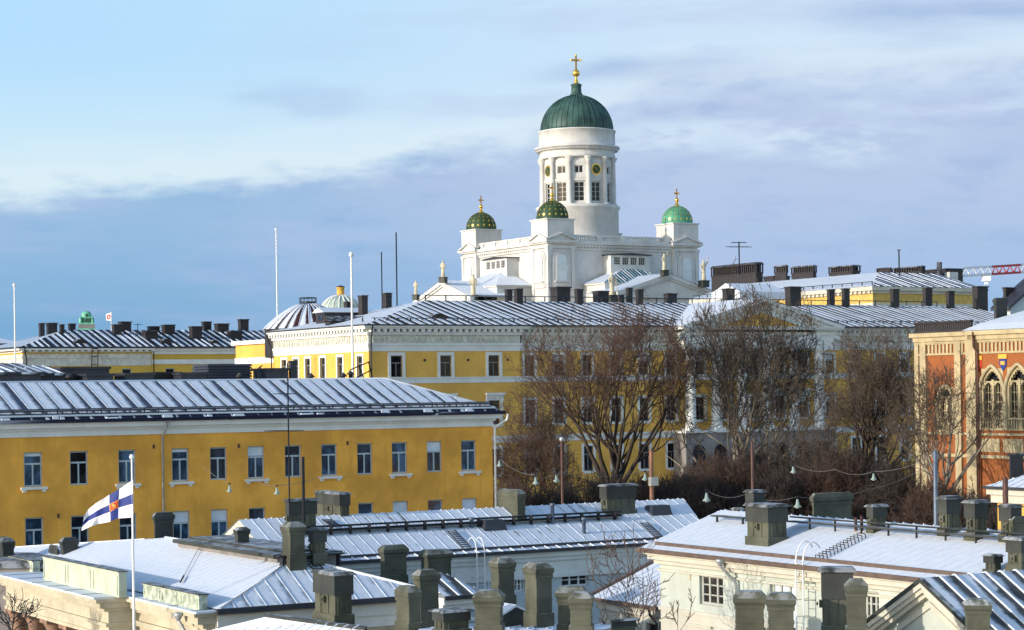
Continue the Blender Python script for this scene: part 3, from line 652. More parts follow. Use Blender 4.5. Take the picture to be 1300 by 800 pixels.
statue(528, 356, 378, 395, 'small pale statue at the far lower corner of the left cathedral pediment', -60, False)
statue(777, 346, 381, 371, 'pale robed statue between the dark chimneys and the green striped vestibule roof', 0, False)
statue(843.5, 322, 347.5, 375, 'pale robed statue on the tip of the white front pediment', 0, True)
statue(893.5, 330, 362, 379, 'greenish statue with raised arms beside the long dark louvred chimney', 0, True)

# ------------------------------------------------------------------ the long yellow palace with the portico
def palace():
    a0, b0, _ = G.at(468, 440, 205); f0 = Plane('f', b0); f1 = Plane('f', b0+.7); lf = Plane('l', a0)
    t = thing('palace', 'long yellow palace with white trim, a columned portico and a dark seamed roof', 'palace', a0, b0)
    z = lambda y, px=500: f0.hit(px, y)[1]
    A = lambda px, y=450, p=f1: p.hit(px, y)[0]
    aS, aP0, aP1, aR = A(660, 450, f0), A(866), A(1054), A(1330)
    bE = lf.hit(347, 440)[0]; bEnd = b0+max(bE-b0, 20)
    zE, zD1, zD0, zF0, zA0 = z(413.5), z(417.6), z(424), z(437), z(446)
    zw0, zw1 = z(479), z(451.5); zb1, zb0 = z(478.8+.7), z(487)
    v0, v1 = f1.hit(672, 538)[1], f1.hit(672, 507.5)[1]
    u0, u1 = f1.hit(745, 598)[1], f1.hit(745, 566)[1]
    zs1, zs0 = z(557), z(566)
    w = 1.22
    rows = ((zw0, zw1), (v0, v1), (u0, u1))
    H1 = [(A(c, 465, f0)-w/2-.05, A(c, 465, f0)+w/2+.05, *r) for c in (503.5, 566, 627) for r in rows]
    H2 = [(A(c)-w/2, A(c)+w/2, *r) for c in (672, 709, 745.5, 781.5, 817, 851.5, 888, 922, 957, 989, 1019, 1053, 1085.5, 1116.5, 1147.5, 1178, 1208) for r in rows]
    mb = MB(); f0.wall(mb, a0, aS, 0, zA0+.05, H1, .35); f1.wall(mb, aS, aR, 0, zA0+.05, H2, .35); f0.box(mb, aS-.02, aS, 0, zA0, 0, .72)
    hs = [lf.hit(c, 470)[0] for c in (361, 376, 391, 410, 432, 457)]
    HL = [(c-.62, c+.62, *r) for c in hs for r in rows[:1]]
    lf.wall(mb, b0, bEnd, 0, zA0+.05, HL, .35)
    mb.build('wall', 'palace', t)
    for i, h in enumerate(H1): window(t, f0, h, ('dimframe', 'glassdark'), 2, .66, .09, surround='white', hood='white' if i % 3 == 1 else None, sw=.32, blind=random.choice((0, 0, 0, .3)))
    for i, h in enumerate(H2): window(t, f1, h, ('dimframe', 'glassdark'), 2, .66, .09, surround='white', hood='white' if (i % 3 == 1 and 8 < i//3 < 11) else None, sw=.26, blind=random.choice((0, 0, 0, .3)))
    for h in HL: window(t, lf, h, ('dimframe', 'glassdark'), 2, .66, .09, surround='white', sw=.26)
    # entablature round the building
    def ent(mb, p0, p1, q0, zz0, zz1, pr): mb.box(p0-pr, p1+pr, q0-pr, bEnd, zz0, zz1)
    mb = MB()
    for (p0, p1, q0) in ((a0, aS, b0), (aS+.62, aR, b0+.7)):
        ent(mb, p0, p1, q0, zA0, zF0+.02, .06); ent(mb, p0, p1, q0, zA0+(zF0-zA0)*.45, zF0+.03, .10); ent(mb, p0, p1, q0, zF0-.12, zF0+.08, .22)
        ent(mb, p0, p1, q0, zD0-.08, zD0+.22, .26); ent(mb, p0, p1, q0, zD1, zE-.16, .72); ent(mb, p0, p1, q0, zE-.17, zE, .90)
    mb.build('cornice', 'white', t)
    mb = MB()
    for (p0, p1, q0) in ((a0, aS, b0), (aS+.62, aR, b0+.7)): ent(mb, p0, p1, q0, zF0+.05, zD0-.05, .04)
    fz = mb.build('frieze', 'frieze', t)
    mb = MB(); x = a0+.5; zm, hz = (zF0+zD0)/2, (zD0-zF0)*.36; i = 0
    while x < aR-.5:
        q0 = (b0 if x < aS else b0+.7)-.04; w2 = .34 if i % 2 else .14
        if not aS-.6 < x < aS+.9: mb.prism([G.W(x-w2, q0, zm), G.W(x, q0, zm-hz), G.W(x+w2, q0, zm), G.W(x, q0, zm+hz)], G.W(0, -.07, 0)-G.W(0, 0, 0))
        x += .62; i += 1
    x = b0+.5
    while x < bEnd-.4: w2 = .34 if i % 2 else .14; mb.prism([G.W(a0-.04, x-w2, zm), G.W(a0-.04, x, zm-hz), G.W(a0-.04, x+w2, zm), G.W(a0-.04, x, zm+hz)], G.W(-.07, 0, 0)-G.W(0, 0, 0)); x += .62; i += 1
    mb.build('frieze_relief', 'frieze', fz)
    mb = MB(); x = a0
    while x < aR:
        q0 = b0 if x < aS else b0+.7; mb.box(x, x+.34, q0-.62, q0, zD0+.20, zD1+.01); x += .72
    x = b0
    while x < bEnd: mb.box(a0-.62, a0, x, x+.34, zD0+.20, zD1+.01); x += .72
    mb.build('dentils', 'white', t)
    mb = MB()
    for (p0, p1, q0) in ((a0, aS, b0), (aS+.02, aR, b0+.7)):
        ent(mb, p0, p1, q0, zb0, zb1-.1, .07); ent(mb, p0, p1, q0, zb1-.12, zb1, .16); ent(mb, p0, p1, q0, zs0, zs1-.15, .12); ent(mb, p0, p1, q0, zs1-.16, zs1, .3)
    mb.build('string_course', 'white', t)
    for px in (535, 590, 687, 727, 640):
        mb = MB(); mb.box(A(px, 455)-.12, A(px, 455)+.12, (b0 if px < 660 else b0+.7)-.06, b0+.75, z(459), z(456)); mb.build('vent', 'iron', t)
    # roof
    zr = at(700, 379.3, 222).z; bm_ = (b0+bEnd)/2; ar = G.front(540, 380, bm_)[0]; o = .95
    e = [G.W(a0-o, b0-o, zE+.02), G.W(aR+o, b0-o, zE+.02), G.W(aR+o, bEnd+o, zE+.02), G.W(a0-o, bEnd+o, zE+.02)]; r0, r1 = G.W(ar, bm_, zr), G.W(aR-3, bm_, zr)
    mb = MB(); mb.roof(e[0], e[1], r1, r0, 1.1, .035, .04); mb.roof(e[2], e[3], r0, r1, 1.1, .03); mb.roof(e[1], e[2], r1, r1, 1.1, .03); mb.build('roof', 'roof_palace', t)
    mb = MB(); mb.roof(e[3], e[0], r0, r0, 1.1, .03); rl = mb.build('roof', 'roof_palace_snowy', t)
    mb = MB()                                                      # gutter edge, snow guard, ridge rail
    ent(mb, a0, aR, b0, zE-.02, zE+.12, .99)
    for k in range(70):
        x = a0+(aR-a0)*k/69; mb.box(x-.05, x+.05, b0+1.2, b0+1.35, zE+.4, zE+.85)
    mb.tube([G.W(a0+1, b0+1.27, zE+.82), G.W(aR, b0+1.27, zE+.82)], .04, 5)
    mb.tube([G.W(ar, bm_, zr+.55), G.W(aR-8, bm_, zr+.55)], .05, 5)
    for k in range(30): x = ar+(aR-8-ar)*k/29; mb.box(x-.05, x+.05, bm_-.05, bm_+.05, zr-.1, zr+.55)
    mb.build('roof_guard', 'slate', t)
    # eyebrow dormer and left side dormers
    def dormer(px, y0, y1, wd, dp, pl_b, rnd=True):
        s, zz = f0.fr.front(px, y1, pl_b)[0], f0.fr.front(px, y1, pl_b)[2]; zt = f0.fr.front(px, y0, pl_b)[2]; pl = Plane('f', pl_b); mb = MB()
        if rnd:
            pts = [(s+wd*cos(pi*i/12), zz+(zt-zz)*sin(pi*i/12)) for i in range(13)]
            mb.prism([pl.P(u, v, 0) for u, v in pts], pl.P(0, 0, dp)-pl.P(0, 0, 0)); d = mb.build('dormer', 'soot', t)
            mb = MB(); mb.prism([pl.P(s+wd*.72*cos(pi*i/12), zz+.06+(zt-zz)*.72*sin(pi*i/12), -.04) for i in range(13)], pl.P(0, 0, .05)-pl.P(0, 0, 0)); mb.build('pane', 'glassdark', d)
    dormer(559, 398, 410.5, 1.25, 5, b0+2.6)
    # portico
    pf = Plane('f', b0-1.1); zc1, zc0 = pf.hit(1040, 442)[1], pf.hit(1040, 545)[1]
    aq0, aq1 = pf.hit(868, 430)[0], pf.hit(1052, 430)[0]
    mb = MB(); mb.box(aq0-.3, aq1+.3, b0-1.7, b0+.69, 0, zc0); st = mb.build('portico_base', 'stone', t)
    mb = MB()
    for i in range(7): s = aq0+(aq1-aq0)*(i+.5)/7; Plane('f', b0-1.7).arch(mb, s-.85, s+.85, .1, zc0-1.3, -.03, .02)
    mb.build('arch', 'glassdark', st)
    mb = MB(); mb.box(aq0-.5, aq1+.5, b0-1.95, b0+.68, zc0-.02, zc0+.25); mb.build('ledge', 'white', st)
    for i, px in enumerate((877, 910, 942.5, 974.5, 1008, 1040)):
        s = pf.hit(px, 500)[0]; c = G.W(s, b0-1.05, 0); mb = MB()
        mb.box(s-.72, s+.72, b0-1.77, b0-.33, zc0+.24, zc0+.5)
        mb.lathe(c, [(.70, zc0+.5), (.70, zc0+.75), (.6, zc0+.85), (.58, zc0+2), (.58, zc0+(zc1-zc0)*.4), (.47, zc1-1.35), (.55, zc1-1.3), (.52, zc1-1.2), (.55, zc1-.9), (.68, zc1-.45), (.8, zc1-.25)], 20)
        mb.box(s-.74, s+.74, b0-1.79, b0-.31, zc1-.26, zc1); mb.build('column', 'white', t)
    mb = MB(); c0, c1 = aq0-.2, aq1+.2; q0 = b0-1.75
    mb.box(c0, c1, q0, b0+.6, zc1-.01, zF0+.03); mb.box(c0-.1, c1+.1, q0-.1, b0+.6, zF0-.12, zF0+.08); mb.box(c0-.04, c1+.04, q0-.02, b0+.6, zF0+.07, zD0-.07); mb.box(c0-.2, c1+.2, q0-.2, b0+.6, zD0-.08, zD0+.22); mb.box(c0-.75, c1+.75, q0-.75, b0+.6, zD1, zE-.1); mb.box(c0-.9, c1+.9, q0-.9, b0+.6, zE-.11, zE+.02)
    ptc = mb.build('entablature', 'white', t)
    pq = Plane('f', q0); zap = pq.hit(965, 379.5)[1]; cm = pq.hit(965.5, 380)[0]; c0, c1 = c0-.9, c1+.9; cm = (c0+c1)/2
    mb = MB(); mb.poly([pq.P(c0, zE, .15), pq.P(c1, zE, .15), pq.P(cm, zap-.3, .15)]); mb.build('tympanum', 'palace', ptc)
    mb = MB()
    for s0 in (c0, c1):
        L = lambda f: (s0+(cm-s0)*f, zE+(zap-zE)*f)
        def bar(lo, hi, d0, d1): mb.prism([pq.P(L(0)[0], L(0)[1]+lo, d0), pq.P(L(1)[0], L(1)[1]+lo, d0), pq.P(L(1)[0], L(1)[1]+hi, d0), pq.P(L(0)[0], L(0)[1]+hi, d0)], pq.P(0, 0, d1)-pq.P(0, 0, d0))
        bar(-.32, .05, -.85, .2); bar(-.95, -.72, -.2, .2); bar(-1.5, -.94, -.08, .2)
        for k in range(2, 26):
            s, zz = L(k/26.5); d = .17; mb.box(s-d, s+d, q0-.55, q0+.1, zz-.74, zz-.31)
    mb.build('raking_cornice', 'white', ptc)
    for s0, s1 in ((c0-.2, cm), (cm, c1+.2)):
        bk = bm_-.2; mb = MB(); lo, hi = ((s0, s1) if s1 == cm else (s1, s0))
        mb.roof(G.W(lo, q0-.9, zE+.02), G.W(lo, b0+3, zE+.02), G.W(hi, bk, zap+.1), G.W(hi, q0-.9, zap+.1), 0); mb.build('portico_roof', 'roof_white' if s1 == cm else 'roof_palace_snowy', t)
    # chimneys
    for (xl, xr, yt, yb) in ((640, 651.5, 367, 383), (651.5, 665, 366, 386), (697, 726, 363.5, 382), (728.5, 741.5, 366.5, 386.5), (751, 774.5, 369, 382), (794, 804, 365, 381), (806, 818, 367, 386), (841, 861, 372, 381),
                             (995, 1019, 363.5, 386), (1049, 1061, 367, 382), (1067.5, 1080, 366, 386), (1129, 1143, 366.5, 386), (1170, 1185, 365, 381), (1200, 1213, 369, 385), (1233, 1256, 363, 386), (785, 793, 374, 381)):
        Yc = 0; bq = b0+(bEnd-b0)*(.44 if yb > 384 else .60); c = G.front((xl+xr)/2, yb, bq); Yc = G.W(*c).y
        chimney(t, xl, xl+(xr-xl)*.35, xr, yt, yb, Yc, 'dark', 'soot', foot=1.3)
    for (xl, xr, yt, yb, k) in ((436, 447, 382.6, 398, .9), (454, 468, 374.6, 396, .55), (484.5, 498.5, 371.5, 391.5, .6)):
        c = G.front((xl+xr)/2, yb, b0+(bEnd-b0)*k); chimney(t, xl, xl+(xr-xl)*.4, xr, yt, yb, G.W(*c).y, 'dark', 'soot', foot=1.3)
    # low seamed dome over the round stair at the left end
    q_ = G.front(391.5, 418, bEnd+1); c = G.W(q_[0], q_[1], 0); cy_ = c.y; pm = cy_/F; zb = at(391, 417, cy_).z; zt = at(391, 384, cy_).z; R = 57*pm
    zw = at(330, 434, cy_+8).z; mb = MB(); mb.box(a0+.6, a0+30, bEnd+.02, bEnd+12, 0, zw); mb.build('rear_wing', 'palace', t)
    mb = MB(); mb.box(a0+.2, a0+30.4, bEnd+.03, bEnd+12.4, zw-.4, zw+.05); mb.box(a0+.5, a0+30, bEnd+.04, bEnd+12.1, zw-2.6, zw-1.9); mb.build('rear_cornice', 'white', t)
    mb = MB(); mb.lathe(c, [(R*.97, zb-3.2), (R*.97, zb-.05)], 40); dr = mb.build('stair_drum', 'soot', t)
    mb = MB(); n = 26; prof = [(R*x, zt-(zt-zb)*x**1.65) for x in (1.02, .94, .85, .75, .64, .52, .40, .28, .19)]
    mb.lathe(c, prof, 52, uvp=.5)
    for i in range(26):
        an = 2*pi*i/26; mb.tube([c+Vector((p[0]*cos(an), p[0]*sin(an), p[1]+.02)) for p in prof], .05, 4)
        for fi in range(len(mb.f)): mb.uv.setdefault(fi, [(i+.05, .5)]*len(mb.f[fi]))
    mb.build('dome', 'roof_dome', dr)
    mb = MB(); zz = zt-.1; rr = R*.17
    mb.lathe(c, [(rr, zz), (rr+.05, zz+.18), (.02, zz+.22)], 20); mb.lathe(c, [(rr*1.1, zz+.55), (rr*1.1+.06, zz+.6), (rr*1.1, zz+.65)], 20)
    for i in range(12): an = 2*pi*i/12; mb.tube([c+Vector((rr*1.1*cos(an), rr*1.1*sin(an), zz)), c+Vector((rr*1.1*cos(an), rr*1.1*sin(an), zz+.6))], .035, 4)
    mb.build('dome_rail', 'slate', dr)
    # side dormers beside the dome
    for (xl, xr, yt, yb, Yd, sn) in ((401, 428, 391, 408, 219, True), (413, 428, 402, 413.5, 214, False)):
        a1, b1, z1 = G.at(xl+(xr-xl)*.42, yb, Yd); pl = Plane('l', a1); s0 = b1; s1 = pl.hit(xl, yb)[0]; zt = G.at(xl+(xr-xl)*.42, yt, Yd)[2]; mb = MB()
        mb.box(a1, a1+5, s0, s1, z1-1.2, zt-.45); d = mb.build('dormer', 'soot', t)
        mb = MB(); mb.prism([pl.P(s0-.3, zt-.46, -.3), pl.P(s1+.3, zt-.46, -.3), pl.P((s0+s1)/2, zt+.1, -.3)], G.W(5.5, 0, 0)-G.W(0, 0, 0)); mb.build('dormer_roof', 'snow' if sn else 'soot', d)
        mb = MB(); m_ = (s0+s1)/2; pl.box(mb, m_-.55, m_-.05, z1+.1, zt-.75, -.04, .02); pl.box(mb, m_+.05, m_+.55, z1+.1, zt-.75, -.04, .02); mb.build('pane', 'glass', d)
    # downpipes at the corner and at the step
    pipe(t, [f0.P(a0+.02, zE, -.95), f0.P(a0+.02, zD0, -.7), f0.P(a0+.15, zF0, -.25), f0.P(a0+.15, zA0-.5, -.25), f0.P(a0+.15, 3, -.25)], .07, 'iron')
    pipe(t, [f0.P(aS+.3, zE, -.3), f0.P(aS+.2, zF0, .4), f0.P(aS+.25, zA0, .55), f0.P(aS+.25, 3, .55)], .07, 'iron')
    pipe(t, [lf.P(bEnd-.1, zE, -.9), lf.P(bEnd-.1, zF0, -.3), lf.P(bEnd-.1, 3, -.25)], .07, 'iron')
    return t
palace()

# ------------------------------------------------------------------ the ochre house
def ochre():
    aL0, b0, _ = G.at(42, 600, 115); f = Plane('f', b0); A = lambda px, y=600: f.hit(px, y)[0]; z = lambda px, y: f.hit(px, y)[1]
    aR = A(625.5, 600); aL = A(-60, 600); Wd = 10.6
    t = thing('ochre_house', 'ochre yellow house with blue-grey windows and a snow-striped seamed roof', 'house', aL, b0)
    top = z(42, 574.3); bot = z(42, 618); dtop = z(44, 657); dbot = z(44, 704.5)
    tops = [(30.5, 54.5), (89, 112.5), (150.5, 173), (218.5, 240.5), (267, 289), (315, 336.5), (362, 383.5), (408.5, 429), (454, 474), (498, 518), (542.5, 562), (586, 605.5)]
    H_, D_ = [], []
    for (x0, x1) in [(-28, -4)]+tops:
        s0, s1 = A(x0), A(x1); H_.append((s0, s1, bot, top)); D_.append((s0+.02, s1+.02, dbot, dtop))
    zc = z(300, 548.9); mb = MB()
    f.wall(mb, aL, aR, 0, zc+.05, H_+D_, .34); mb.poly([G.W(aR, b0, 0), G.W(aR, b0+Wd, 0), G.W(aR, b0+Wd, zc), G.W(aR, b0, zc)]); mb.poly([G.W(aR, b0+Wd, 0), G.W(aL, b0+Wd, 0), G.W(aL, b0+Wd, zc), G.W(aR, b0+Wd, zc)])
    mb.build('wall', 'ochre', t)
    rw = random.Random(4)
    for i, h in enumerate(H_): window(t, f, h, ('frame', rw.choice(('glassblue', 'glassblue', 'glass', 'glassdark'))), 2, .66, .085, sill='white' if i in (1, 3, 4, 6, 8, 10, 12) else None, blind=.36 if i == 11 else rw.choice((0, 0, 0, .12, .3)), depth=.24)
    for i, h in enumerate(D_): window(t, f, h, ('frame', rw.choice(('glassblue', 'glassblue', 'glass'))), 2, .66, .085, blind={4: .34, 5: .34, 6: 0, 10: .5, 12: .62}.get(i, 0), depth=.24)
    zg = z(300, 531.0)
    mb = MB(); hgt = zg-zc
    def s(z0, z1, p): mb.box(aL, aR+p, b0-p, b0+Wd+p, zc+hgt*z0, zc+hgt*z1)
    s(0, .14, .10); s(.13, .42, .05); s(.41, .49, .16); s(.48, .60, .20); s(.59, .98, .42); s(.97, 1.02, .55)
    mb.build('cornice', 'white', t)
    o = .62; zE = zg+hgt*.02+.02; zU = z(300, 519.5); o2 = .05
    mb = MB()                                                       # lower skirt: gutter board with scraps of snow
    e = [G.W(aL, b0-o, zE), G.W(aR+o, b0-o, zE), G.W(aR+o, b0+Wd+o, zE)]; u = [G.W(aL, b0-.12, zE+.30), G.W(aR+.12, b0-.12, zE+.30), G.W(aR+.12, b0+Wd+.12, zE+.30)]
    mb.roof(e[0], e[1], u[1], u[0], 0); mb.roof(e[1], e[2], u[2], u[1], 0); mb.box(aL, aR+o+.03, b0-o-.03, b0-o+.06, zE-.10, zE+.10); mb.box(aR+o-.06, aR+o+.03, b0-o, b0+Wd+o, zE-.10, zE+.10)
    mb.build('eave_skirt', roofmat('roof_skirt', (.020, .022, .045), .86, .12, .5, .1, .5, fluff=1.2), t)
    mb = MB(); mb.box(aL, aR+.1, b0-.30, b0-.06, zE+.26, zE+.36); mb.tube([G.W(aL, b0+.25, zE+.62), G.W(aR, b0+.25, zE+.62)], .035, 6)
    rq = random.Random(9)
    for px in (4, 68, 76, 139, 210, 263, 300, 384, 402, 486, 540, 592):
        x = A(px, 535); w_ = rq.uniform(.15, .5); d_ = -.5+rq.uniform(0, .2); zq = zE+.30*(.62+d_)/.5
        mb.frus(x-w_, x+w_, b0+d_-.12, b0+d_+.16, zq-.1, zq+.10, w_*.3, .06)
    mb.build('snow_ledge', 'snow', t)
    mb = MB(); mb.box(aL, aR+.05, b0-.05, b0+.1, zE+.30, zE+.44)
    k = aL
    while k < aR: mb.box(k, k+.05, b0+.2, b0+.3, zE+.35, zE+.64); k += .86
    mb.box(aL, aR, b0+.22, b0+.28, zE+.52, zE+.70); mb.build('snow_guard', 'slate', t)
    bm_ = b0+Wd/2; zr = G.front(300, 482.8, bm_)[2]; ar = G.front(489, 480.5, bm_)[0]; zb = zE+.29
    c = [G.W(aL, b0-.1, zb), G.W(aR+.1, b0-.1, zb), G.W(aR+.1, b0+Wd+.1, zb), G.W(aL, b0+Wd+.1, zb)]; r0, r1 = G.W(aL, bm_, zr), G.W(ar, bm_, zr)
    mb = MB(); mb.roof(c[0], c[1], r1, r0, .93, .02, .05); mb.roof(c[1], c[2], r1, r1, .93); mb.roof(c[2], c[3], r0, r1, .93); mb.build('roof', 'roof_ochre', t)
    mb = MB(); mb.tube([r0+Vector((0, 0, .02)), r1+Vector((0, 0, .02)), c[1]+Vector((0, 0, .04))], .07, 6); mb.build('ridge_cap', 'snow', t)
    # downpipes
    s = A(206, 600); pipe(t, [f.P(s+.15, zE-.05, -.6), f.P(s+.12, zc+hgt*.5, -.5), f.P(s, zc-.1, -.12), f.P(s, 0, -.12)], .07, 'galv')
    s = A(627.5, 600); pipe(t, [f.P(aR+.75, zE-.1, -.75), f.P(aR+.7, zE-.45, -.7), f.P(s, zc-.05, -.14), f.P(s, 0, -.14)], .075, 'polewhite')
    for (px, y) in ((74, 655), (195, 567), (303, 566), (441, 562.5)):
        mb = MB(); mb.box(A(px, y)-.06, A(px, y)+.06, b0-.05, b0+.03, z(px, y)-.12, z(px, y)+.12); mb.build('wall_vent', 'rust', t)
    return b0
OB = ochre()
# ------------------------------------------------------------------ far left house with the row of dark chimneys
def generic_hip(par, a0, a1, b0, b1, zE, zr, o, mat, rib=.9, mats=None, inset=None):
    bm_ = (b0+b1)/2; i = inset if inset is not None else (b1-b0)/2
    e = [G.W(a0-o, b0-o, zE), G.W(a1+o, b0-o, zE), G.W(a1+o, b1+o, zE), G.W(a0-o, b1+o, zE)]; r0, r1 = G.W(a0+i, bm_, zr), G.W(a1-i, bm_, zr)
    mats = mats or (mat, mat)
    mb = MB(); mb.roof(e[0], e[1], r1, r0, rib); mb.roof(e[2], e[3], r0, r1, rib); mb.roof(e[1], e[2], r1, r1, rib); mb.build('roof', mats[0], par)
    mb = MB(); mb.roof(e[3], e[0], r0, r0, rib); mb.build('roof', mats[1], par)
    mb = MB(); mb.box(a0-o-.04, a1+o+.04, b0-o-.04, b0-o+.1, zE-.14, zE+.10); mb.box(a0-o-.04, a0-o+.1, b0-o+.1, b1+o, zE-.14, zE+.10); mb.build('gutter', 'slate', par)
def far_left():
    a0, b0, _ = G.at(29, 450, 285); f = Plane('f', b0); A = lambda px, y=450: f.hit(px, y)[0]; z = lambda y, px=100: f.hit(px, y)[1]
    t = thing('yellow_building', 'distant yellow building crowded with square dark chimneys below the green tower', 'building', a0, b0)
    a1 = A(352); aM = A(192); W_ = 18; zE = z(441.5); zb = z(464.5)
    mb = MB(); hs = [(A(c, 470)-.7, A(c, 470)+.7, z(492), z(468.5)) for c in (161, 216, 252, 290)]
    f.wall(mb, a0, a1, 0, zE-.2, hs, .3); Plane('l', a0).wall(mb, b0, b0+W_, 0, zE-.2)
    mb.build('wall', 'farwall', t)
    for h in hs: window(t, f, h, ('frame', 'glassdark'), 2, .66, .1, depth=.2)
    mb = MB(); mb.box(a0-.08, aM, b0-.08, b0+W_, zb, zE-.9); mb.box(a0-.2, aM+.1, b0-.2, b0+W_, zb+1.1, zb+1.35); mb.box(a0-.25, aM+.1, b0-.25, b0+W_, z(447.5), z(446)); mb.build('frieze', 'frieze', t)
    mb = MB(); mb.box(a0-.75, aM+.3, b0-.75, b0+W_, z(444.6), zE+.0); x = a0-.3
    while x < aM: mb.box(x, x+.4, b0-.6, b0, z(446.3), z(444.5)); x += .95
    mb.box(aM+.3, a1+.5, b0-.5, b0+W_, z(445.6), zE); mb.box(aM+.1, a1, b0-.15, b0+W_, z(450), z(445.5)); mb.box(aM+.1, a1, b0-.12, b0+W_, z(463), z(457)); mb.build('cornice', 'white', t)
    generic_hip(t, a0, a1+12, b0, b0+W_, zE+.05, z(418, 120)+.2, .8, 'roof_far', .9, ('roof_far', 'roof_white'), inset=9)
    L_ = [(48.5, 57.5, 410, 424), (57.5, 74, 409.6, 424), (75, 82.6, 411.5, 428), (85.6, 97, 410.6, 421), (141, 155.6, 411.5, 430), (149, 168, 408, 424), (186, 204, 414, 424), (204, 223.6, 412, 429), (179, 201.6, 420, 436),
          (239, 258, 414, 436), (255, 269.6, 408, 420), (271, 292, 410.5, 426), (287, 309, 420, 436), (301, 317, 405, 419)]
    bm_ = b0+W_/2
    for (xl, xr, yt, yb) in L_:
        k = max(.08, min(.55, (441.5-yb)/22*.5+.06)); c = G.front((xl+xr)/2, yb, b0+W_*k); chimney(t, xl, xl+(xr-xl)*.25, xr, yt, yb, G.W(*c).y, 'dark', 'soot', foot=1.6)
    for (xl, xr, yt, yb) in ((97, 116, 430, 438.5), (208, 223, 429.5, 438), (271, 284, 431, 438)):
        s0, s1 = A(xl, yb), A(xr, yb); pl = Plane('f', b0+1.2); r = (s1-s0)/2; m_ = (s0+s1)/2; zz = z(yb)-.3; hh = z(yt)-zz; mb = MB()
        mb.prism([pl.P(m_+r*cos(pi*i/10), zz+hh*sin(pi*i/10), 0) for i in range(11)], pl.P(0, 0, 4)-pl.P(0, 0, 0)); mb.build('dormer', 'soot', t)
    mb = MB(); s = A(118); 
    for e in (-.45, .45): mb.tube([f.P(s+e, zb-3, -.3), f.P(s+e, zE-.3, -.95)], .07, 5)
    for i in range(5): mb.tube([f.P(s-.45, zb-2+i*1.1, -.45-i*.1), f.P(s+.45, zb-2+i*1.1, -.45-i*.1)], .06, 5)
    mb.build('ladder', 'rust', t)
    pipe(t, [f.P(a0, zE-.1, -.8), f.P(a0+.4, zb+1, -.3), f.P(a0+.5, 3, -.25)], .09, 'iron')
    pipe(t, [f.P(aM+.2, zE-.1, -.5), f.P(aM+.2, 3, -.2)], .08, 'iron')
far_left()
# snowy roof at the far left edge
c = G.at(12, 440, 330)
t = thing('far_house', 'far snow covered roof at the left edge behind the white flagpole', 'house', c[0]-8, c[1])
mb = MB(); zz = at(12, 436, 330).z; mb.box(c[0]-30, c[0]+1.5, c[1], c[1]+14, 0, zz); mb.build('wall', 'soot', t)
zz2 = at(12, 426, 335).z; mb = MB(); mb.roof(G.W(c[0]-31, c[1]-1, zz), G.W(c[0]+2, c[1]-1, zz), G.W(c[0]-1, c[1]+7, zz2), G.W(c[0]-31, c[1]+7, zz2), 0); mb.roof(G.W(c[0]+2, c[1]+15, zz), G.W(c[0]+2, c[1]-1, zz), G.W(c[0]-1, c[1]+7, zz2), G.W(c[0]-1, c[1]+7, zz2), 0); mb.build('roof', 'snow', t)

def green_tower():
    Y = 900; c = at(110, 419, Y); pm = Y/F; z = lambda y: at(110, y, Y).z; c.z = 0
    fr = Frame(12); a, b = fr.L(c)[:2]
    t = thing('clock_tower', 'green copper tower top with stepped crown on the far left skyline', 'tower', a, b, 0, fr); w = 10.2*pm
    mb = MB(); mb.frus(a-w, a+w, b-w, b+w, 0, z(412), 0, 0, fr); mb.build('shaft', 'stone', t)
    mb = MB(); mb.frus(a-w*1.03, a+w*1.03, b-w*1.03, b+w*1.03, z(419.5), z(410.5), w*.12, w*.12, fr)
    mb.frus(a-w*.78, a+w*.78, b-w*.78, b+w*.78, z(410.6), z(402.5), w*.05, w*.05, fr)
    mb.lathe(c, [(w*.64, z(402.6)), (w*.62, z(398.5)), (w*.5, z(396.4)), (w*.25, z(395.2)), (.02, z(394.8))], 12)
    for sx in (-1, 1):
        for sy in (-1, 1): mb.lathe(fr.W(a+sx*w*.72, b+sy*w*.72, 0), [(w*.2, z(411)), (w*.22, z(406)), (w*.12, z(403)), (.02, z(402))], 8)
    cr_ = mb.build('crown', 'verdigris', t)
    mb = MB(); pl = Plane('f', b-w*.80, fr)
    for k in (-.45, 0, .45): pl.arch(mb, a+k*w-w*.13, a+k*w+w*.13, z(409.5), z(404), -.25, .2)
    pl2 = Plane('f', b-w*.64, fr); pl2.arch(mb, a-w*.15, a+w*.15, z(402), z(398.7), -.4, .1); mb.build('opening', 'copperdark', cr_)
green_tower()
def domed_hall():
    Y = 330; c = at(433, 420, Y); z = lambda y: at(433, y, Y).z; pm = Y/F; c.z = 0; a, b = G.L(c)[:2]
    t = thing('domed_hall', 'pale green ribbed dome with a yellow drum lantern behind the palace roof', 'hall', a, b)
    R = 26*pm; mb = MB(); mb.lathe(c, [(R*1.02, 0), (R*1.02, z(397))], 40); mb.build('wall', 'sand', t)
    prof = [(R*cos(radians(x)), z(397)+(z(375)-z(397))*sin(radians(x))) for x in range(0, 82, 8)]
    mb = MB(); mb.lathe(c, prof, 40)
    dm = mb.build('dome', 'paledome', t); mb = MB()
    for i in range(20): an = 2*pi*i/20; mb.tube([c+Vector((p[0]*cos(an)*1.003, p[0]*sin(an)*1.003, p[1]+.03)) for p in prof], .13, 4)
    mb.build('dome_ribs', 'white', dm)
    mb = MB(); r = 4.8*pm; mb.lathe(c, [(r*1.15, z(377)), (r*1.15, z(375.5)), (r, z(375.2)), (r, z(365.5)), (r*1.15, z(365.2)), (r*1.15, z(364.6))], 20); ln = mb.build('lantern', 'palace', dm)
    mb = MB(); mb.lathe(c, [(r*1.2, z(364.7)), (r*1.1, z(363.8)), (.02, z(362.2))], 20); mb.build('lantern_cap', 'slate', ln)
domed_hall()

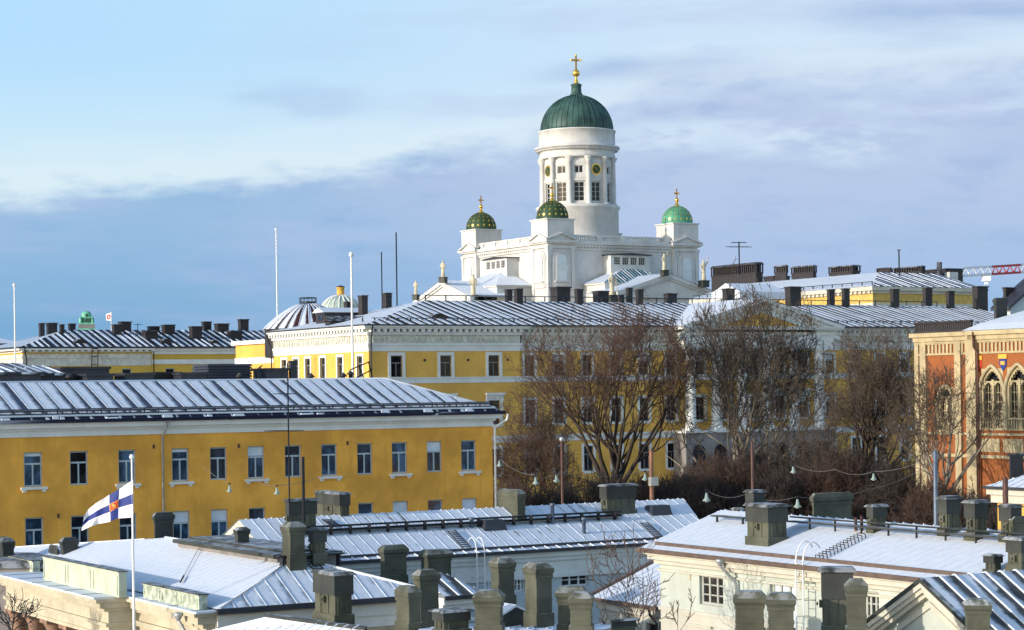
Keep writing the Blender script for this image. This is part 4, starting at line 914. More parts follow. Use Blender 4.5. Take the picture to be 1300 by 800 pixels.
# ------------------------------------------------------------------ dark roof plant behind the ochre house
def rear_block():
    b0 = OB+14.5; a0 = G.front(-40, 486, b0)[0]; a1 = G.front(392, 482, b0)[0]; zt = G.front(150, 483.5, b0)[2]
    t = thing('rear_wing', 'dark flat rear building with vent housings behind the snow-striped ochre roof', 'building', a0, b0)
    mb = MB(); mb.box(a0, a1, b0, b0+10, 0, zt); mb.build('wall', 'slate', t)
    def hut(xl, xr, yt, yb, d, mat='slate', roof=None, slant=0.0, name='roof_hut', db=0.0):
        q = b0+db; s0, s1 = G.front(xl, yb, q)[0], G.front(xr, yb, q)[0]; z0, z1 = G.front(xl, yb, q)[2]-.6, G.front((xl+xr)/2, yt, q)[2]; mb = MB()
        zz = z1-slant; mb.box(s0, s1, q, q+d, z0, zz); h = mb.build(name, mat, t)
        mb = MB()
        if roof: mb.roof(G.W(s0-.2, q-.25, zz), G.W(s1+.2, q-.25, zz), G.W(s1+.2, q+d, z1+slant*.6), G.W(s0-.2, q+d, z1+slant*.6), .7); mb.box(s0-.22, s1+.22, q-.27, q-.16, zz-.12, zz+.03); mb.build('hut_roof', roof, h)
        else: mb.box(s0-.1, s1+.1, q-.1, q+d+.1, zz-.12, zz+.04); mb.build('lid', mat, h)
        return h
    hut(-20, 52, 464.5, 486, 5, 'slate', 'roof_thin', .42); hut(42, 82, 467.5, 486, 4, 'slate', 'roof_thin', .35, db=1.2)
    hut(78, 139, 466.5, 486, 4, 'slate', None, 0, db=2.2); hut(111, 144, 475, 486, 2, 'slate'); hut(160, 195.5, 474, 486, 2.2, 'slate'); hut(196, 229, 473, 486, 2.5, 'soot', db=1.5); hut(230, 266, 473.5, 486, 2.2, 'slate')
    q = b0-.2; s0, s1 = G.front(264, 480, q)[0], G.front(321, 480, q)[0]; z0, z1 = G.front(290, 486, q)[2], G.front(290, 461.5, q)[2]; mb = MB(); mb.box(s0+.15, s1-.15, q+.1, q+2.8, z0-.3, z1-.05); v = mb.build('louvre_unit', 'soot', t)
    mb = MB(); n = 7
    for i in range(n): zz = z0+(z1-z0)*(i+.5)/n; mb.frus(s0, s1, q, q+2.9, zz-.09, zz+.06, .08, .08)
    mb.build('louvre', 'slate', v)
    hut(338, 365.5, 468, 486, 2.2, 'slate'); chimney(t, 366, 369, 377.5, 458, 486, at(370, 486, 100).y*0+G.W(*G.front(370, 486, b0)).y, 'dark', 'slate')
    for px, y0 in ((88, 474), (304, 473.5), (395, 473.8), (436, 473), (445, 470.5)):
        c = G.W(*G.front(px, 486, b0-.8)); zt2 = G.front(px, y0, b0-.8)[2]; c.z = 0; mb = MB(); mb.lathe(c, [(.12, zt-1.2), (.12, zt2-.3), (.3, zt2-.28), (.05, zt2), (.02, zt2)], 10); mb.build('vent_pipe', 'soot', t)
    # rail at the right end
    mb = MB(); P = lambda px, y, d=-.5: G.W(*G.front(px, y, b0+d))
    for (p, r) in (((444, 470), (470, 459)), ((452, 480), (473, 469)), ((445, 472), (452, 486)), ((456, 465), (464, 486)), ((468, 460), (474, 484))): mb.tube([P(*p), P(*r)], .045, 5)
    for (p, r) in (((322, 472), (333, 464)), ((323, 478), (334, 470)), ((330, 465), (336, 482)), ((324, 471), (328, 486))): mb.tube([P(*p), P(*r)], .04, 5)
    mb.build('hatch_rail', 'iron', t)
rear_block()

# ------------------------------------------------------------------ yellow block with louvred stacks at the upper right
def upper_right():
    a0, b0, _ = G.at(1108, 364, 290); f = Plane('f', b0); l = Plane('l', a0); z = lambda y, px=1108: f.hit(px, y)[1]
    t = thing('chancellery', 'big yellow block with a flat snowy roof and long louvred dark stacks on top', 'building', a0, b0)
    bE = l.hit(880, 376)[0]; a1 = f.hit(1236, 366)[0]; zE = z(364)
    mb = MB(); mb.box(a0, a1, b0, bE, 0, zE-.3); mb.build('wall', 'farwall', t)
    mb = MB(); mb.box(a0-.06, a1+.06, b0-.06, bE, zE-2.3, zE-.9); mb.build('frieze', plaster('frieze_yellow', (.60, .42, .12), .12, scale=1.5, bump=.9, fine=2.6), t)
    mb = MB(); mb.box(a0-.8, a1+.8, b0-.8, bE, zE-.55, zE); mb.box(a0-.3, a1+.3, b0-.3, bE, zE-.95, zE-.54); x = b0
    mb.box(a0-.15, a1+.15, b0-.15, bE, zE-2.7, zE-2.29)
    while x < bE: mb.box(a0-.6, a0, x, x+.4, zE-.9, zE-.5); x += .95
    mb.build('cornice', 'cream', t)
    zr = zE+2.6; e = [(a0-.9, b0-.9), (a1+.9, b0-.9), (a1+.9, bE), (a0-.9, bE)]; r = [(a0+8, b0+8), (a1, b0+8), (a1, bE), (a0+8, bE)]
    mb = MB(); mb.roof(G.W(*e[3], zE+.03), G.W(*e[0], zE+.03), G.W(*r[0], zr), G.W(*r[3], zr), .7); mb.build('roof', 'roof_white', t)
    mb = MB(); mb.roof(G.W(*e[0], zE+.03), G.W(*e[1], zE+.03), G.W(*r[1], zr), G.W(*r[0], zr), .7); mb.poly([G.W(*r[0], zr), G.W(*r[1], zr), G.W(*r[2], zr), G.W(*r[3], zr)], [(0, 0)]*4); mb.build('roof', 'roof_palace', t)
    mb = MB(); y = b0
    while y < bE: mb.box(a0-.1, a0+.02, y, y+.12, zE+.2, zE+.75); y += 2.2
    mb.tube([G.W(a0-.04, b0, zE+.72), G.W(a0-.04, bE, zE+.72)], .06, 5); mb.build('snow_guard', 'slate', t)
    # ridge stacks, read against the plane of the ridge
    pls, plf = Plane('l', a0+9), Plane('f', b0+8)
    for (xl, xc, xr, yt, yb) in ((902, 960, 970, 332.5, 362), (982, 998, 1001.5, 336, 356), (1003.5, 1032, 1038, 336, 356), (1051, 1082, 1093.5, 336, 354), (1112, 1130, 1133, 339, 352), (1131, 1170, 1175.5, 337, 353)):
        pl = pls if xc < 1110 else plf; c = pl.hit(xc, yb); Yc = pl.P(*c).y; chimney(t, xl, xc, xr, yt, yb, Yc, 'vent', 'soot', foot=2.0)
    for (xl, xc, xr, yt, yb) in ((1168, 1202, 1224, 340.5, 357), (968, 982, 1004, 350, 360), (1088, 1110, 1112, 350, 356)):
        pl = pls if xc < 1115 else plf; c = pl.hit(xc, yb); chimney(t, xl, xc, xr, yt, yb, pl.P(*c).y, 'dark', 'soot', foot=1.0, name='stack_casing')
    c = plf.hit(1210, 357); Yl = plf.P(*c).y-1.6; q0 = G.at(1204, 345.5, Yl); mb = MB(); pw = Plane('f', q0[1]); s1 = pw.hit(1214.5, 350)[0]; pw.box(mb, q0[0], s1, G.at(1204, 358.5, Yl)[2], q0[2], -.3, .8); mb.build('lift_house', 'church', t)
    mb = MB(); mb.tube([at(1192.5, 356, Yl), at(1192.5, 333, Yl)], .4, 8); mb.build('flue', 'soot', t)
    # small snow gable and dormer near the left end
    p = G.at(930, 366, 287); zz = p[2]; mb = MB(); mb.prism([G.W(p[0]-1, p[1]-3.0, zz-1.6), G.W(p[0]-1, p[1]+3.6, zz-1.6), G.W(p[0]-1, p[1]+3.6, zz-.6), G.W(p[0]-1, p[1]+.3, zz+.7), G.W(p[0]-1, p[1]-3.0, zz-.6)], G.W(8, 0, 0)-G.W(0, 0, 0)); mb.build('dormer', 'snow', t)
    return a0, b0
upper_right()
# chimneys standing between the palace ridge and the block
for (xl, xc, xr, yt, yb, lab) in ((915.5, 922, 934.5, 366, 380, 'short dark chimney with a lid on the snowy roof left of the portico gable'),):
    a, b, z0 = G.at(xc, yb, 236); tt = thing('roof_turret', lab, 'chimney', a, b, z0); chimney(tt, xl, xc, xr, yt, yb, 236, 'dark', 'soot', foot=2)
# grey gabled house at the right edge
c = G.at(1279, 383.5, 215)
t = thing('grey_house', 'grey gabled house with a dark verge at the right edge of the skyline', 'house', c[0], c[1])
pl = Plane('f', c[1]); mb = MB(); s0 = c[0]+.4; zt = c[2]-.5; mb.prism([pl.P(s0, 0, 0), pl.P(s0+10, 0, 0), pl.P(s0+10, zt, 0), pl.P(s0+5, zt+3.3, 0), pl.P(s0, zt, 0)], pl.P(0, 0, 2.0)-pl.P(0, 0, 0)); mb.build('wall', 'greywall', t)
for sg in (-1, 1):
    mb = MB(); e0 = s0+5+sg*5.6; mb.prism([pl.P(e0, zt-.35, -.4), pl.P(s0+5, zt+3.3, -.4), pl.P(s0+5, zt+3.65, -.4), pl.P(e0, zt, -.4)], pl.P(0, 0, 2.7)-pl.P(0, 0, 0)); mb.build('roof', 'slate', t)
chimney(t, 1272, 1277, 1289, 364.5, 380, 217, 'dark', 'soot', foot=6)
def crane():
    Y = 620; P = lambda px, py, d=0: at(px, py, Y+d)
    c = at(1500, 400, Y); fr = Frame(0)
    t = thing('tower_crane', 'white and red lattice crane jib reaching in from the right edge', 'crane', c.x, c.y, 0, fr)
    def jib(x0, x1, mat, nm):
        mb = MB(); n = max(2, int((x1-x0)/9)); y0 = lambda x: 341-(x-1222)*.062; y1 = lambda x: 350.5-(x-1222)*.062; r = .36
        mb.tube([P(x0, y0(x0)), P(x1, y0(x1))], r, 5)
        for d in (-1, 1): mb.tube([P(x0, y1(x0), d), P(x1, y1(x1), d)], r, 5)
        for i in range(n):
            xa, xm, xb = x0+(x1-x0)*i/n, x0+(x1-x0)*(i+.5)/n, x0+(x1-x0)*(i+1)/n
            for d in (-1, 1): mb.tube([P(xa, y1(xa), d), P(xm, y0(xm)), P(xb, y1(xb), d)], r*.7, 4)
            mb.tube([P(xa, y1(xa), -1), P(xa, y1(xa), 1)], r*.6, 4)
        mb.build(nm, mat, t)
    jib(1222, 1259, 'cranewhite', 'jib_section'); jib(1259, 1296, 'cranered', 'jib_section'); jib(1296, 1560, 'cranewhite', 'jib_section')
    mb = MB(); p = P(1252, 353); mb.box(p.x-1.2, p.x+1.2, p.y-1, p.y+1, p.z-1.0, p.z+1.0, fr); mb.box(p.x-.5, p.x+.5, p.y-.5, p.y+.5, p.z-2.0, p.z-.9, fr); mb.build('trolley', 'cranewhite', t)
    mb = MB(); p = P(1440, 340); x = p.x
    for dx in (-1.2, 1.2):
        for dy in (-1.2, 1.2): mb.tube([(x+dx, p.y+dy, 0), (x+dx, p.y+dy, p.z+8)], .25, 5)
    for i in range(28): zz = i*2.0; mb.tube([(x-1.2, p.y-1.2, zz), (x+1.2, p.y-1.2, zz+2), (x+1.2, p.y+1.2, zz), (x-1.2, p.y+1.2, zz+2)], .14, 4)
    mb.build('mast', 'cranered', t)
crane()

# ------------------------------------------------------------------ red brick house with gothic windows
def brick_house():
    a0, b0, _ = G.at(1232, 421, 150); l = Plane('l', a0); z = lambda y, px=1232: l.hit(px, y)[1]; Bp = lambda px, y=450: l.hit(px, y)[0]
    t = thing('brick_house', 'red brick house with cream gothic windows at the right edge', 'house', a0, b0)
    bR = b0-14; bL = Bp(1160, 430); bM = b0; lr = Plane('l', a0+.45)     # the left bay lies back a little
    zE = z(420.5); zF1, zF0 = z(434), z(448)
    gw = []                                                          # (plane, s0, s1, z0, z1)
    for (xl, xr, yb, yt) in ((1246, 1273.5, 546, 468), (1278.5, 1308, 546, 467)):
        gw.append((l, Bp(xr, 500), Bp(xl, 500), z(yb, 1260), z(yt, 1260)))
    s = lr.hit(1192, 520)[0], lr.hit(1211, 520)[0]; gw.append((lr, s[1], s[0], lr.hit(1200, 548)[1], lr.hit(1200, 491)[1]))
    mb = MB()
    l.wall(mb, bR, bM, 0, zE-.3, [(g[1], g[2], g[3], g[4]) for g in gw[:2]], .5); lr.wall(mb, bM, bL, 0, zE-.3, [gw[2][1:]], .5)
    mb.poly([G.W(a0, bM, 0), G.W(a0+.45, bM, 0), G.W(a0+.45, bM, zE), G.W(a0, bM, zE)]); mb.poly([G.W(a0+.45, bL, 0), G.W(a0+20, bL, 0), G.W(a0+20, bL, zE), G.W(a0+.45, bL, zE)]); mb.poly([G.W(a0, bR, 0), G.W(a0+20, bR, 0), G.W(a0+20, bR, zE), G.W(a0, bR, zE)])
    mb.build('wall', 'brick', t)
    for (pl, s0, s1, z0, z1) in gw:
        w = s1-s0; m_ = (s0+s1)/2; mb = MB()
        # stone spandrel that closes the square hole down to a pointed opening, in slices
        n = 12; ww = w*.90; zs = z1-.15-ww*.80
        for i in range(n):
            x0, x1 = s0+w*i/n, s0+w*(i+1)/n; xm = min(max(abs((x0+x1)/2-m_), 0), ww/2); hh = zs+math.sqrt(max(ww*ww-(xm+ww/2)**2, 0))*.92
            if abs((x0+x1)/2-m_) > ww/2: hh = z0
            pl.box(mb, x0, x1, max(z0, hh), z1, .02, .3)
        pl.box(mb, m_-.12, m_+.12, z0, z1-.8, .05, .34)
        for sg in (-1, 1):
            c = m_+sg*ww*.25
            for i in range(8):
                x0, x1 = c-ww*.25+ww*.5*i/8, c-ww*.25+ww*.5*(i+1)/8; d = abs((x0+x1)/2-c)/(ww*.25); hh = z0+(z1-z0)*.66+(1-d**1.6)*ww*.26; pl.box(mb, x0, x1, hh, max(hh+.02, zs+ww*.42), .10, .32)
        ringm = MB(); cz = zs+ww*.36; 
        wn = mb.build('window', 'buff', t)
        mb = MB(); mb.poly([pl.P(s0, z0, .42), pl.P(s1, z0, .42), pl.P(s1, z1, .42), pl.P(s0, z1, .42)]); mb.build('pane', 'glassdark', wn)
        mb = MB()
        for sg in (-1, 1):
            for k in (.12, .25, .38): pl.box(mb, m_+sg*ww*k-.025, m_+sg*ww*k+.025, z0, z1-1, .34, .40)
            for k in range(1, 5): pl.box(mb, m_+min(sg*.12, sg*ww*.5), m_+max(sg*.12, sg*ww*.5), z0+(z1-z0)*.15*k, z0+(z1-z0)*.15*k+.06, .33, .40)
        mb.build('glazing_bars', 'buff', wn)
        mb = MB(); zb = z0+(z1-z0)*.20
        pl.box(mb, s0, s1, z0-.02, z0+.12, -.06, .2); pl.box(mb, s0, s1, zb-.14, zb, -.04, .2)
        for i in range(9): x = s0+w*(i+.5)/9; pl.box(mb, x-.06, x+.06, z0+.1, zb-.12, .02, .16)
        mb.build('parapet', 'buff', wn)
        mb = MB(); n = 22                                            # raised hood mould
        for sg in (-1, 1):
            pts = [pl.P(m_+sg*(w/2+.06), z0, -.07)]
            for i in range(0, 13):
                an = radians(i*5.2); pts.append(pl.P(m_-sg*w*.5+sg*(w*cos(an)*1.06), zs+.02+(w*1.02)*sin(an)*.98, -.07))
            mb.tube(pts, .14, 6)
        mb.build('hood_mould', 'buff', wn)
    mb = MB()                                                        # cornice, base bands, pilasters
    def run(z0, z1, p): l.box(mb, bR, bM+.05, z0, z1, -p, .6); lr.box(mb, bM+.05, bL+p, z0, z1, -p, .6)
    run(zF1-.1, zE-1.0+.4, .14); run(zE-.65, zE-.3, .30); run(zE-.31, zE, .5); run(z(434.5), z(433), .2)
    zb = z(550, 1260); run(z(553, 1260), zb, .16); run(z(582, 1260), z(578, 1260), .14)
    for k in range(6):
        s0 = bM-.9-k*2.35; l.box(mb, s0-2.0, s0, z(574, 1260), z(557, 1260), -.07, .1)
    mb.build('cornice', 'buff', t)
    mb = MB(); x = bR
    while x < bL-.2:
        pl = l if x < bM-.5 else lr; pl.box(mb, x, x+.20, zF0, zF1-.08, -.10, .02); x += .40
    l.box(mb, bR, bM, zF0-.10, zF0+.05, -.12, .02); lr.box(mb, bM, bL, zF0-.10, zF0+.05, -.12, .02)
    mb.build('arcaded_frieze', 'buff', t)
    mb = MB()
    for px in (1174, 1218): s0 = lr.hit(px, 470)[0]; lr.box(mb, s0-.32, s0+.32, 0, zF0+1.3, -.22, .05)
    l.box(mb, bM-.75, bM+.25, 0, zE-.2, -.30, .3); lr.box(mb, bL-.1, bL+.35, 0, zE-.2, -.12, .4)
    mb.build('pilaster', 'buff', t)
    for px, y in ((1242.5, 462), (1274, 461)):                       # painted coats of arms
        s0, z0 = Bp(px, y), z(y, 1260); fr = l; mb = MB()
        mb.prism([fr.P(s0-.35, z0+.3, -.06), fr.P(s0+.35, z0+.3, -.06), fr.P(s0+.35, z0-.15, -.06), fr.P(s0, z0-.6, -.06), fr.P(s0-.35, z0-.15, -.06)], fr.P(0, 0, .1)-fr.P(0, 0, 0)); sh = mb.build('shield', 'flagred' if px < 1250 else 'flagblue', t)
        mb = MB(); fr.box(mb, s0-.42, s0+.42, z0+.3, z0+.62, -.12, .02); fr.box(mb, s0-.2, s0+.2, z0-.15, z0+.12, -.1, -.02); mb.build('crest', 'flaggold', sh)
    # roof: open snowy slope to the right, dark baluster rail over the left bay
    zr = zE+2.5; zm = zE+.55; mb = MB(); mb.roof(G.W(a0-.5, bM+.4, zE+.03), G.W(a0-.5, bR, zE+.03), G.W(a0+1.0, bR, zm), G.W(a0+1.0, bM+.3, zm), 0); mb.roof(G.W(a0+1.0, bM+.3, zm), G.W(a0+1.0, bR, zm), G.W(a0+9, bR, zr), G.W(a0+9, bM-1, zr), 0)
    mb.poly([G.W(a0-.5, bM+.4, zE+.03), G.W(a0+1.0, bM+.3, zm), G.W(a0+9, bM-1, zr), G.W(a0+9, bM+.4, zE+.03)]); mb.build('roof', 'snow', t)
    mb = MB(); mb.poly([G.W(a0-.1, bM+.4, zE+.02), G.W(a0-.1, bL+.5, zE+.02), G.W(a0+12, bL+.5, zE+.02), G.W(a0+12, bM+.4, zE+.02)]); mb.build('flat_roof', 'snow', t)
    mb = MB(); z0, z1 = zE+.03, zE+.85; n = 26; lr.box(mb, bM+.3, bL+.2, z0, z0+.14, -.2, .1); lr.box(mb, bM+.3, bL+.2, z1-.14, z1, -.24, .14)
    for i in range(n+1): x = bM+.35+(bL-.2-bM)*i/n; lr.box(mb, x-.09, x+.09, z0+.13, z1-.13, -.14, .05)
    mb.build('roof_balustrade', 'soot', t)
    mb = MB(); mb.tube([l.P(bM-.8, zE-.1, -.5), l.P(bM-.75, zE-1.2, -.4), l.P(bM-.95, zF0, -.25), l.P(bM-.95, 2, -.25)], .09, 6); mb.build('downpipe', 'rust', t)
    a, b, zz = G.at(1268, 410, 152); 
    chimney(t, 1260, 1265, 1281, 378, 412, 151.6, 'mould', 'olivedark', foot=1.5)
brick_house()
# ------------------------------------------------------------------ columned guard house, lower left
def guard_house():
    a0, b0, zK = G.at(262, 777, 75); l = Plane('l', a0); f = Plane('f', b0); Bp = lambda px, y=760: l.hit(px, y)[0]
    t = thing('guard_house', 'cream columned guard house with a broad snow covered hip roof and parapet panels', 'house', a0, b0)
    aR = f.hit(541, 741)[0]; mid = (a0+aR)/2; apx = G.side(374, 706.5, mid); rf = G.side(210, 688.5, mid); zR = apx[2]*.8+rf[2]*.2
    bL = Bp(-60, 712)
    mb = MB(); hs = [(f.hit(x0, 790)[0], f.hit(x1, 790)[0], zK-4.6, zK-2.9) for x0, x1 in ((300, 318), (345, 363))]
    f.wall(mb, a0, aR, 0, zK-.2, hs, .3); l.wall(mb, b0, bL, 0, zK-.2); mb.poly([G.W(aR, b0, 0), G.W(aR, bL, 0), G.W(aR, bL, zK-.2), G.W(aR, b0, zK-.2)]); mb.build('wall', 'sand', t)
    for h in hs: window(t, f, h, ('white', 'glass'), 2, .66, .08)
    mb = MB()
    for z0, z1, p in ((-.14, 0, .62), (-.42, -.13, .45), (-.6, -.41, .18), (-1.15, -.95, .14), (-1.6, -1.5, .10)): mb.box(a0-p, aR+p*.6, b0-p*.6, bL, zK+z0, zK+z1)
    mb.build('cornice', 'sand', t)
    mb = MB()
    for z0, z1, p in ((-.55, -.02, .30), (-1.0, -.54, .16), (-1.75, -1.68, .16)): mb.box(a0+.3, aR+p, b0-p-.06, b0+.02, zK+z0, zK+z1)
    mb.build('front_trim', 'white', t)
    # roof
    o = .35; e = [G.W(a0+.25, b0-o-.35, zK+.12), G.W(aR+o, b0-o-.35, zK+.12), G.W(aR+o, bL, zK+.12), G.W(a0+.25, bL, zK+.12)]
    r0, r1 = G.W(mid, apx[1], zR), G.W(mid, rf[1], zR)
    mb = MB(); mb.roof(e[3], e[0], r0, r1, .62, .006, .03); mb.roof(G.W(mid, bL+1, zK+.12), e[3], r1, r1, .62, .03); mb.build('roof', 'roof_white', t)
    mb = MB(); mb.roof(e[0], e[1], r0, r0, .62, .025, .03); mb.build('roof', 'roof_mid_pale', t)
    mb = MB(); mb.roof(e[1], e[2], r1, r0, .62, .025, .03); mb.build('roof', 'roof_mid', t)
    mb = MB(); mb.tube([e[0]+Vector((0, 0, .02)), r0+Vector((0, 0, .03)), r1+Vector((0, 0, .03))], .05, 6); mb.tube([e[1]+Vector((0, 0, .02)), r0+Vector((0, 0, .03))], .05, 6); mb.build('ridge_cap', 'snow', t)
    mb = MB(); mb.box(a0+.1, aR+o+.05, b0-o-.5, b0-o-.32, zK-.04, zK+.16); mb.build('gutter', 'slate', t)
    # snow ledge in front of the parapets, and the projecting middle
    bP0, bP1 = Bp(176, 762), Bp(42, 742); pj = 1.25
    mb = MB(); l.box(mb, b0-.5, bP0, zK+.0, zK+.07, -.60, .3); l.box(mb, bP1, bL, zK+.0, zK+.07, -.60, .3); l.box(mb, bP0, bP1, zK+.0, zK+.07, -pj-.6, .3)
    n = 16; mb.cur = 1
    for i in range(n+1):
        x = b0+(bL-b0)*i/n; pr = pj if bP0 < x < bP1 else 0; l.box(mb, x-.02, x+.02, zK+.06, zK+.085, -pr-.6, .2)
    mb.build('snow_ledge', ('snow', 'slate'), t)
    mb = MB()
    for z0, z1, p in ((-.14, -.0, .60), (-.36, -.13, .42), (-.5, -.35, .2), (-1.12, -.98, .12)): l.box(mb, bP0-p*.5, bP1+p*.5, zK+z0, zK+z1, -pj-p, .1)
    l.box(mb, bP0, bP1, zK-1.5, zK-.3, -pj, .1); l.box(mb, bP0-.03, bP1+.03, zK-1.56, zK-1.42, -pj-.06, .1)
    pt = mb.build('portico', 'sand', t)
    mb = MB(); nC = 6
    for i in range(nC):
        x = bP0+.45+(bP1-bP0-.9)*i/(nC-1); c = l.P(x, 0, -pj+.42); r = .36
        mb.lathe(c, [(r*1.2, 0), (r*1.2, .3), (r, .4), (r*.86, zK-2.5), (r*.84, zK-2.15), (r*1.0, zK-2.08), (r*.9, zK-2.0), (r*1.15, zK-1.85), (r*1.3, zK-1.72)], 18); l.box(mb, x-r*1.35, x+r*1.35, zK-1.72, zK-1.56, -pj+.42-r*1.35, -pj+.42+r*1.35); mb.build('column', 'columnstone', pt); mb = MB()
    mb = MB()
    for i in range(nC-1): x = bP0+.45+(bP1-bP0-.9)*(i+.5)/(nC-1); l.arch(mb, x-.62, x+.62, .3, zK-2.0, -.03, .03)
    mb.build('archway_shade', 'glassdark', pt)  # dark slabs on the wall paint the shade inside the arched openings
    mb = MB()
    for x in (bP0+.1, bP1-.1): l.box(mb, x-.45, x+.45, 0, zK-1.5, -.35, .02)
    mb.build('pilaster', 'sand', t)
    def parapet(x0, x1, yt, ybx, n, mat, d=-.28, hgt=None):
        s0, s1 = Bp(x1, ybx), Bp(x0, ybx); h = hgt; mb = MB(); l.box(mb, s0, s1, zK+.05, zK+h, d, d+.32); l.box(mb, s0-.03, s1+.03, zK+h, zK+h+.05, d-.04, d+.36)
        p = mb.build('parapet', mat, t); mb = MB()
        for i in range(n):
            q0, q1 = s0+(s1-s0)*i/n+.14, s0+(s1-s0)*(i+1)/n-.14
            for (u0, u1, v0, v1) in ((q0, q0+.05, .16, h-.1), (q1-.05, q1, .16, h-.1)): l.box(mb, u0, u1, zK+v0, zK+v1, d-.03, d+.01)
        mb.build('parapet_seam', mat, p); mb = MB(); l.box(mb, s0-.05, s1+.05, zK+h+.045, zK+h+.075, d-.06, d+.38); mb.build('parapet_cap', 'olivedark', p)
    parapet(84, 182, 0, 745, 3, 'panel', -pj+.25, 1.02); parapet(190, 261, 0, 772, 3, 'mossy', -.25, .58); parapet(-40, 49, 0, 730, 3, 'mossy', -.25, .52)
    # downpipes with hoppers
    for px, y, tgt in ((50, 742, None), (163, 760, None), (250, 778, None)):
        s, zz = l.hit(px, y); s -= .05; dd = -.75; mb = MB(); mb.frus(0, 0, 0, 0, 0, 0, 0, 0) if False else None
        p = [l.P(s, zK-.05, dd), l.P(s, zK-.35, dd), l.P(s-.55, zK-1.3, -.35), l.P(s-.55, zK-1.9, -.3), l.P(s-.55, 0, -.3)]
        mb.tube(p, .07, 8); mb.lathe(p[0]-Vector((0, 0, .1)), [(.07, -.2), (.17, 0), (.17, .1), (.02, .1)], 10); mb.build('downpipe', 'galv', t)
    # lightning wire on the snow, roof ladder, walkway and stacks
    mb = MB(); p0, p1 = G.side(262, 690, mid-.5), G.side(230, 743, a0+1.9)
    w0 = G.W(mid-.4, Bp(262, 690)+0, 0); q0 = G.W(mid-.2, G.side(261, 694, mid)[1], zR-.02); q1 = G.W(a0+1.3, G.side(229, 744, a0+1.3)[1], zK+.12+(zR-zK)*.24)
    mb.tube([q0+Vector((0, 0, .05)), q1+Vector((0, 0, .05))], .012, 4); mb.tube([q1+(q0-q1)*.16+Vector((0, 0, .07)), q1+Vector((0, 0, .07))], .035, 5); mb.build('lightning_wire', 'iron', t)
    mb = MB(); u = (r0-e[0]); 
    L0, L1 = G.W(mid+.15, apx[1]-.25, zR-.0), G.W(mid+.9, b0-.1, zK+.30)
    dv = G.W(.42, 0, 0)-G.W(0, 0, 0)
    mb.tube([L0, L1], .03, 5); mb.tube([L0+dv, L1+dv], .03, 5)
    for i in range(15): p = L0+(L1-L0)*(i+.5)/15; mb.tube([p, p+dv], .022, 4)
    mb.build('roof_ladder', 'iron', t)
    zw = zR-.1; mb = MB(); mb.box(mid-.9, mid+1.9, apx[1]-.55, apx[1]-.15, zw+.18, zw+.24)
    for i in range(4): x = mid-.7+i*.8; mb.box(x-.03, x+.03, apx[1]-.5, apx[1]-.2, zw-.45, zw+.19)
    mb.build('walkway', 'iron', t)
    chimney(t, 356, 368, 390, 664, 716, 78.2, 'mould', 'olive', foot=.4, shaftmat='olive'); chimney(t, 389.5, 397.5, 417.5, 671, 712, 78.9, 'box', 'olive', foot=.5)
M['columnstone'] = plaster('red_granite', (.33, .20, .14), .2, scale=1.2, grime=.4)
guard_house()

def rear_flat():
    # dark flat-roofed range just behind the guard house ridge
    l0 = G.at(229, 684.5, 88); a0 = l0[0]; l = Plane('l', a0); zt = l0[2]; s1 = l.hit(226, 684)[0]; s0 = l.hit(352, 702)[0]
    t = thing('low_range', 'low dark sheet roofed range with one small olive chimney behind the guard house ridge', 'building', a0, s0)
    mb = MB(); mb.box(a0, a0+2.5, s0, s1, 0, zt-.1); mb.build('wall', 'stone', t)
    mb = MB(); mb.box(a0-.25, a0+2.7, s0-.2, s1, zt-.16, zt); mb.box(a0+.4, a0+2.3, s0+.3, s1-.3, zt-.01, zt+.08); mb.build('roof', 'olivedark', t)
    chimney(t, 296, 301.5, 318.5, 670, 696, 84.5, 'mould', 'olivedark', foot=1.2)
    a, b, z0 = K.at(-60, 712.5, 93); a1 = K.front(222, 700, b)[0]
    t = thing('low_shed', 'low dark roof strip with four olive chimneys below the ochre wall at the left edge', 'building', a, b, 0, K)
    mb = MB(); mb.box(a, a1, b, b+5, 0, z0-.3, K); mb.build('wall', 'stone', t)
    mb = MB(); mb.frus(a-.2, a1+.2, b-.2, b+5.2, z0-.32, z0, .3, .3, K); mb.build('roof', 'olivedark', t)
    for (xl, xc, xr, yt, yb, Y, st) in ((193, 196, 223, 651, 700, 95, 'mould'), (75, 79.5, 101, 683, 720, 94.5, 'mould'), (62.5, 73, 75, 693, 720, 95, 'mould'), (-8, 3, 20, 683.5, 722, 95, 'mould'), (97, 98, 103, 694, 716, 95.2, 'flat')):
        chimney(t, xl, xc, xr, yt, yb, Y, st, 'olivedark', foot=.6)
rear_flat()

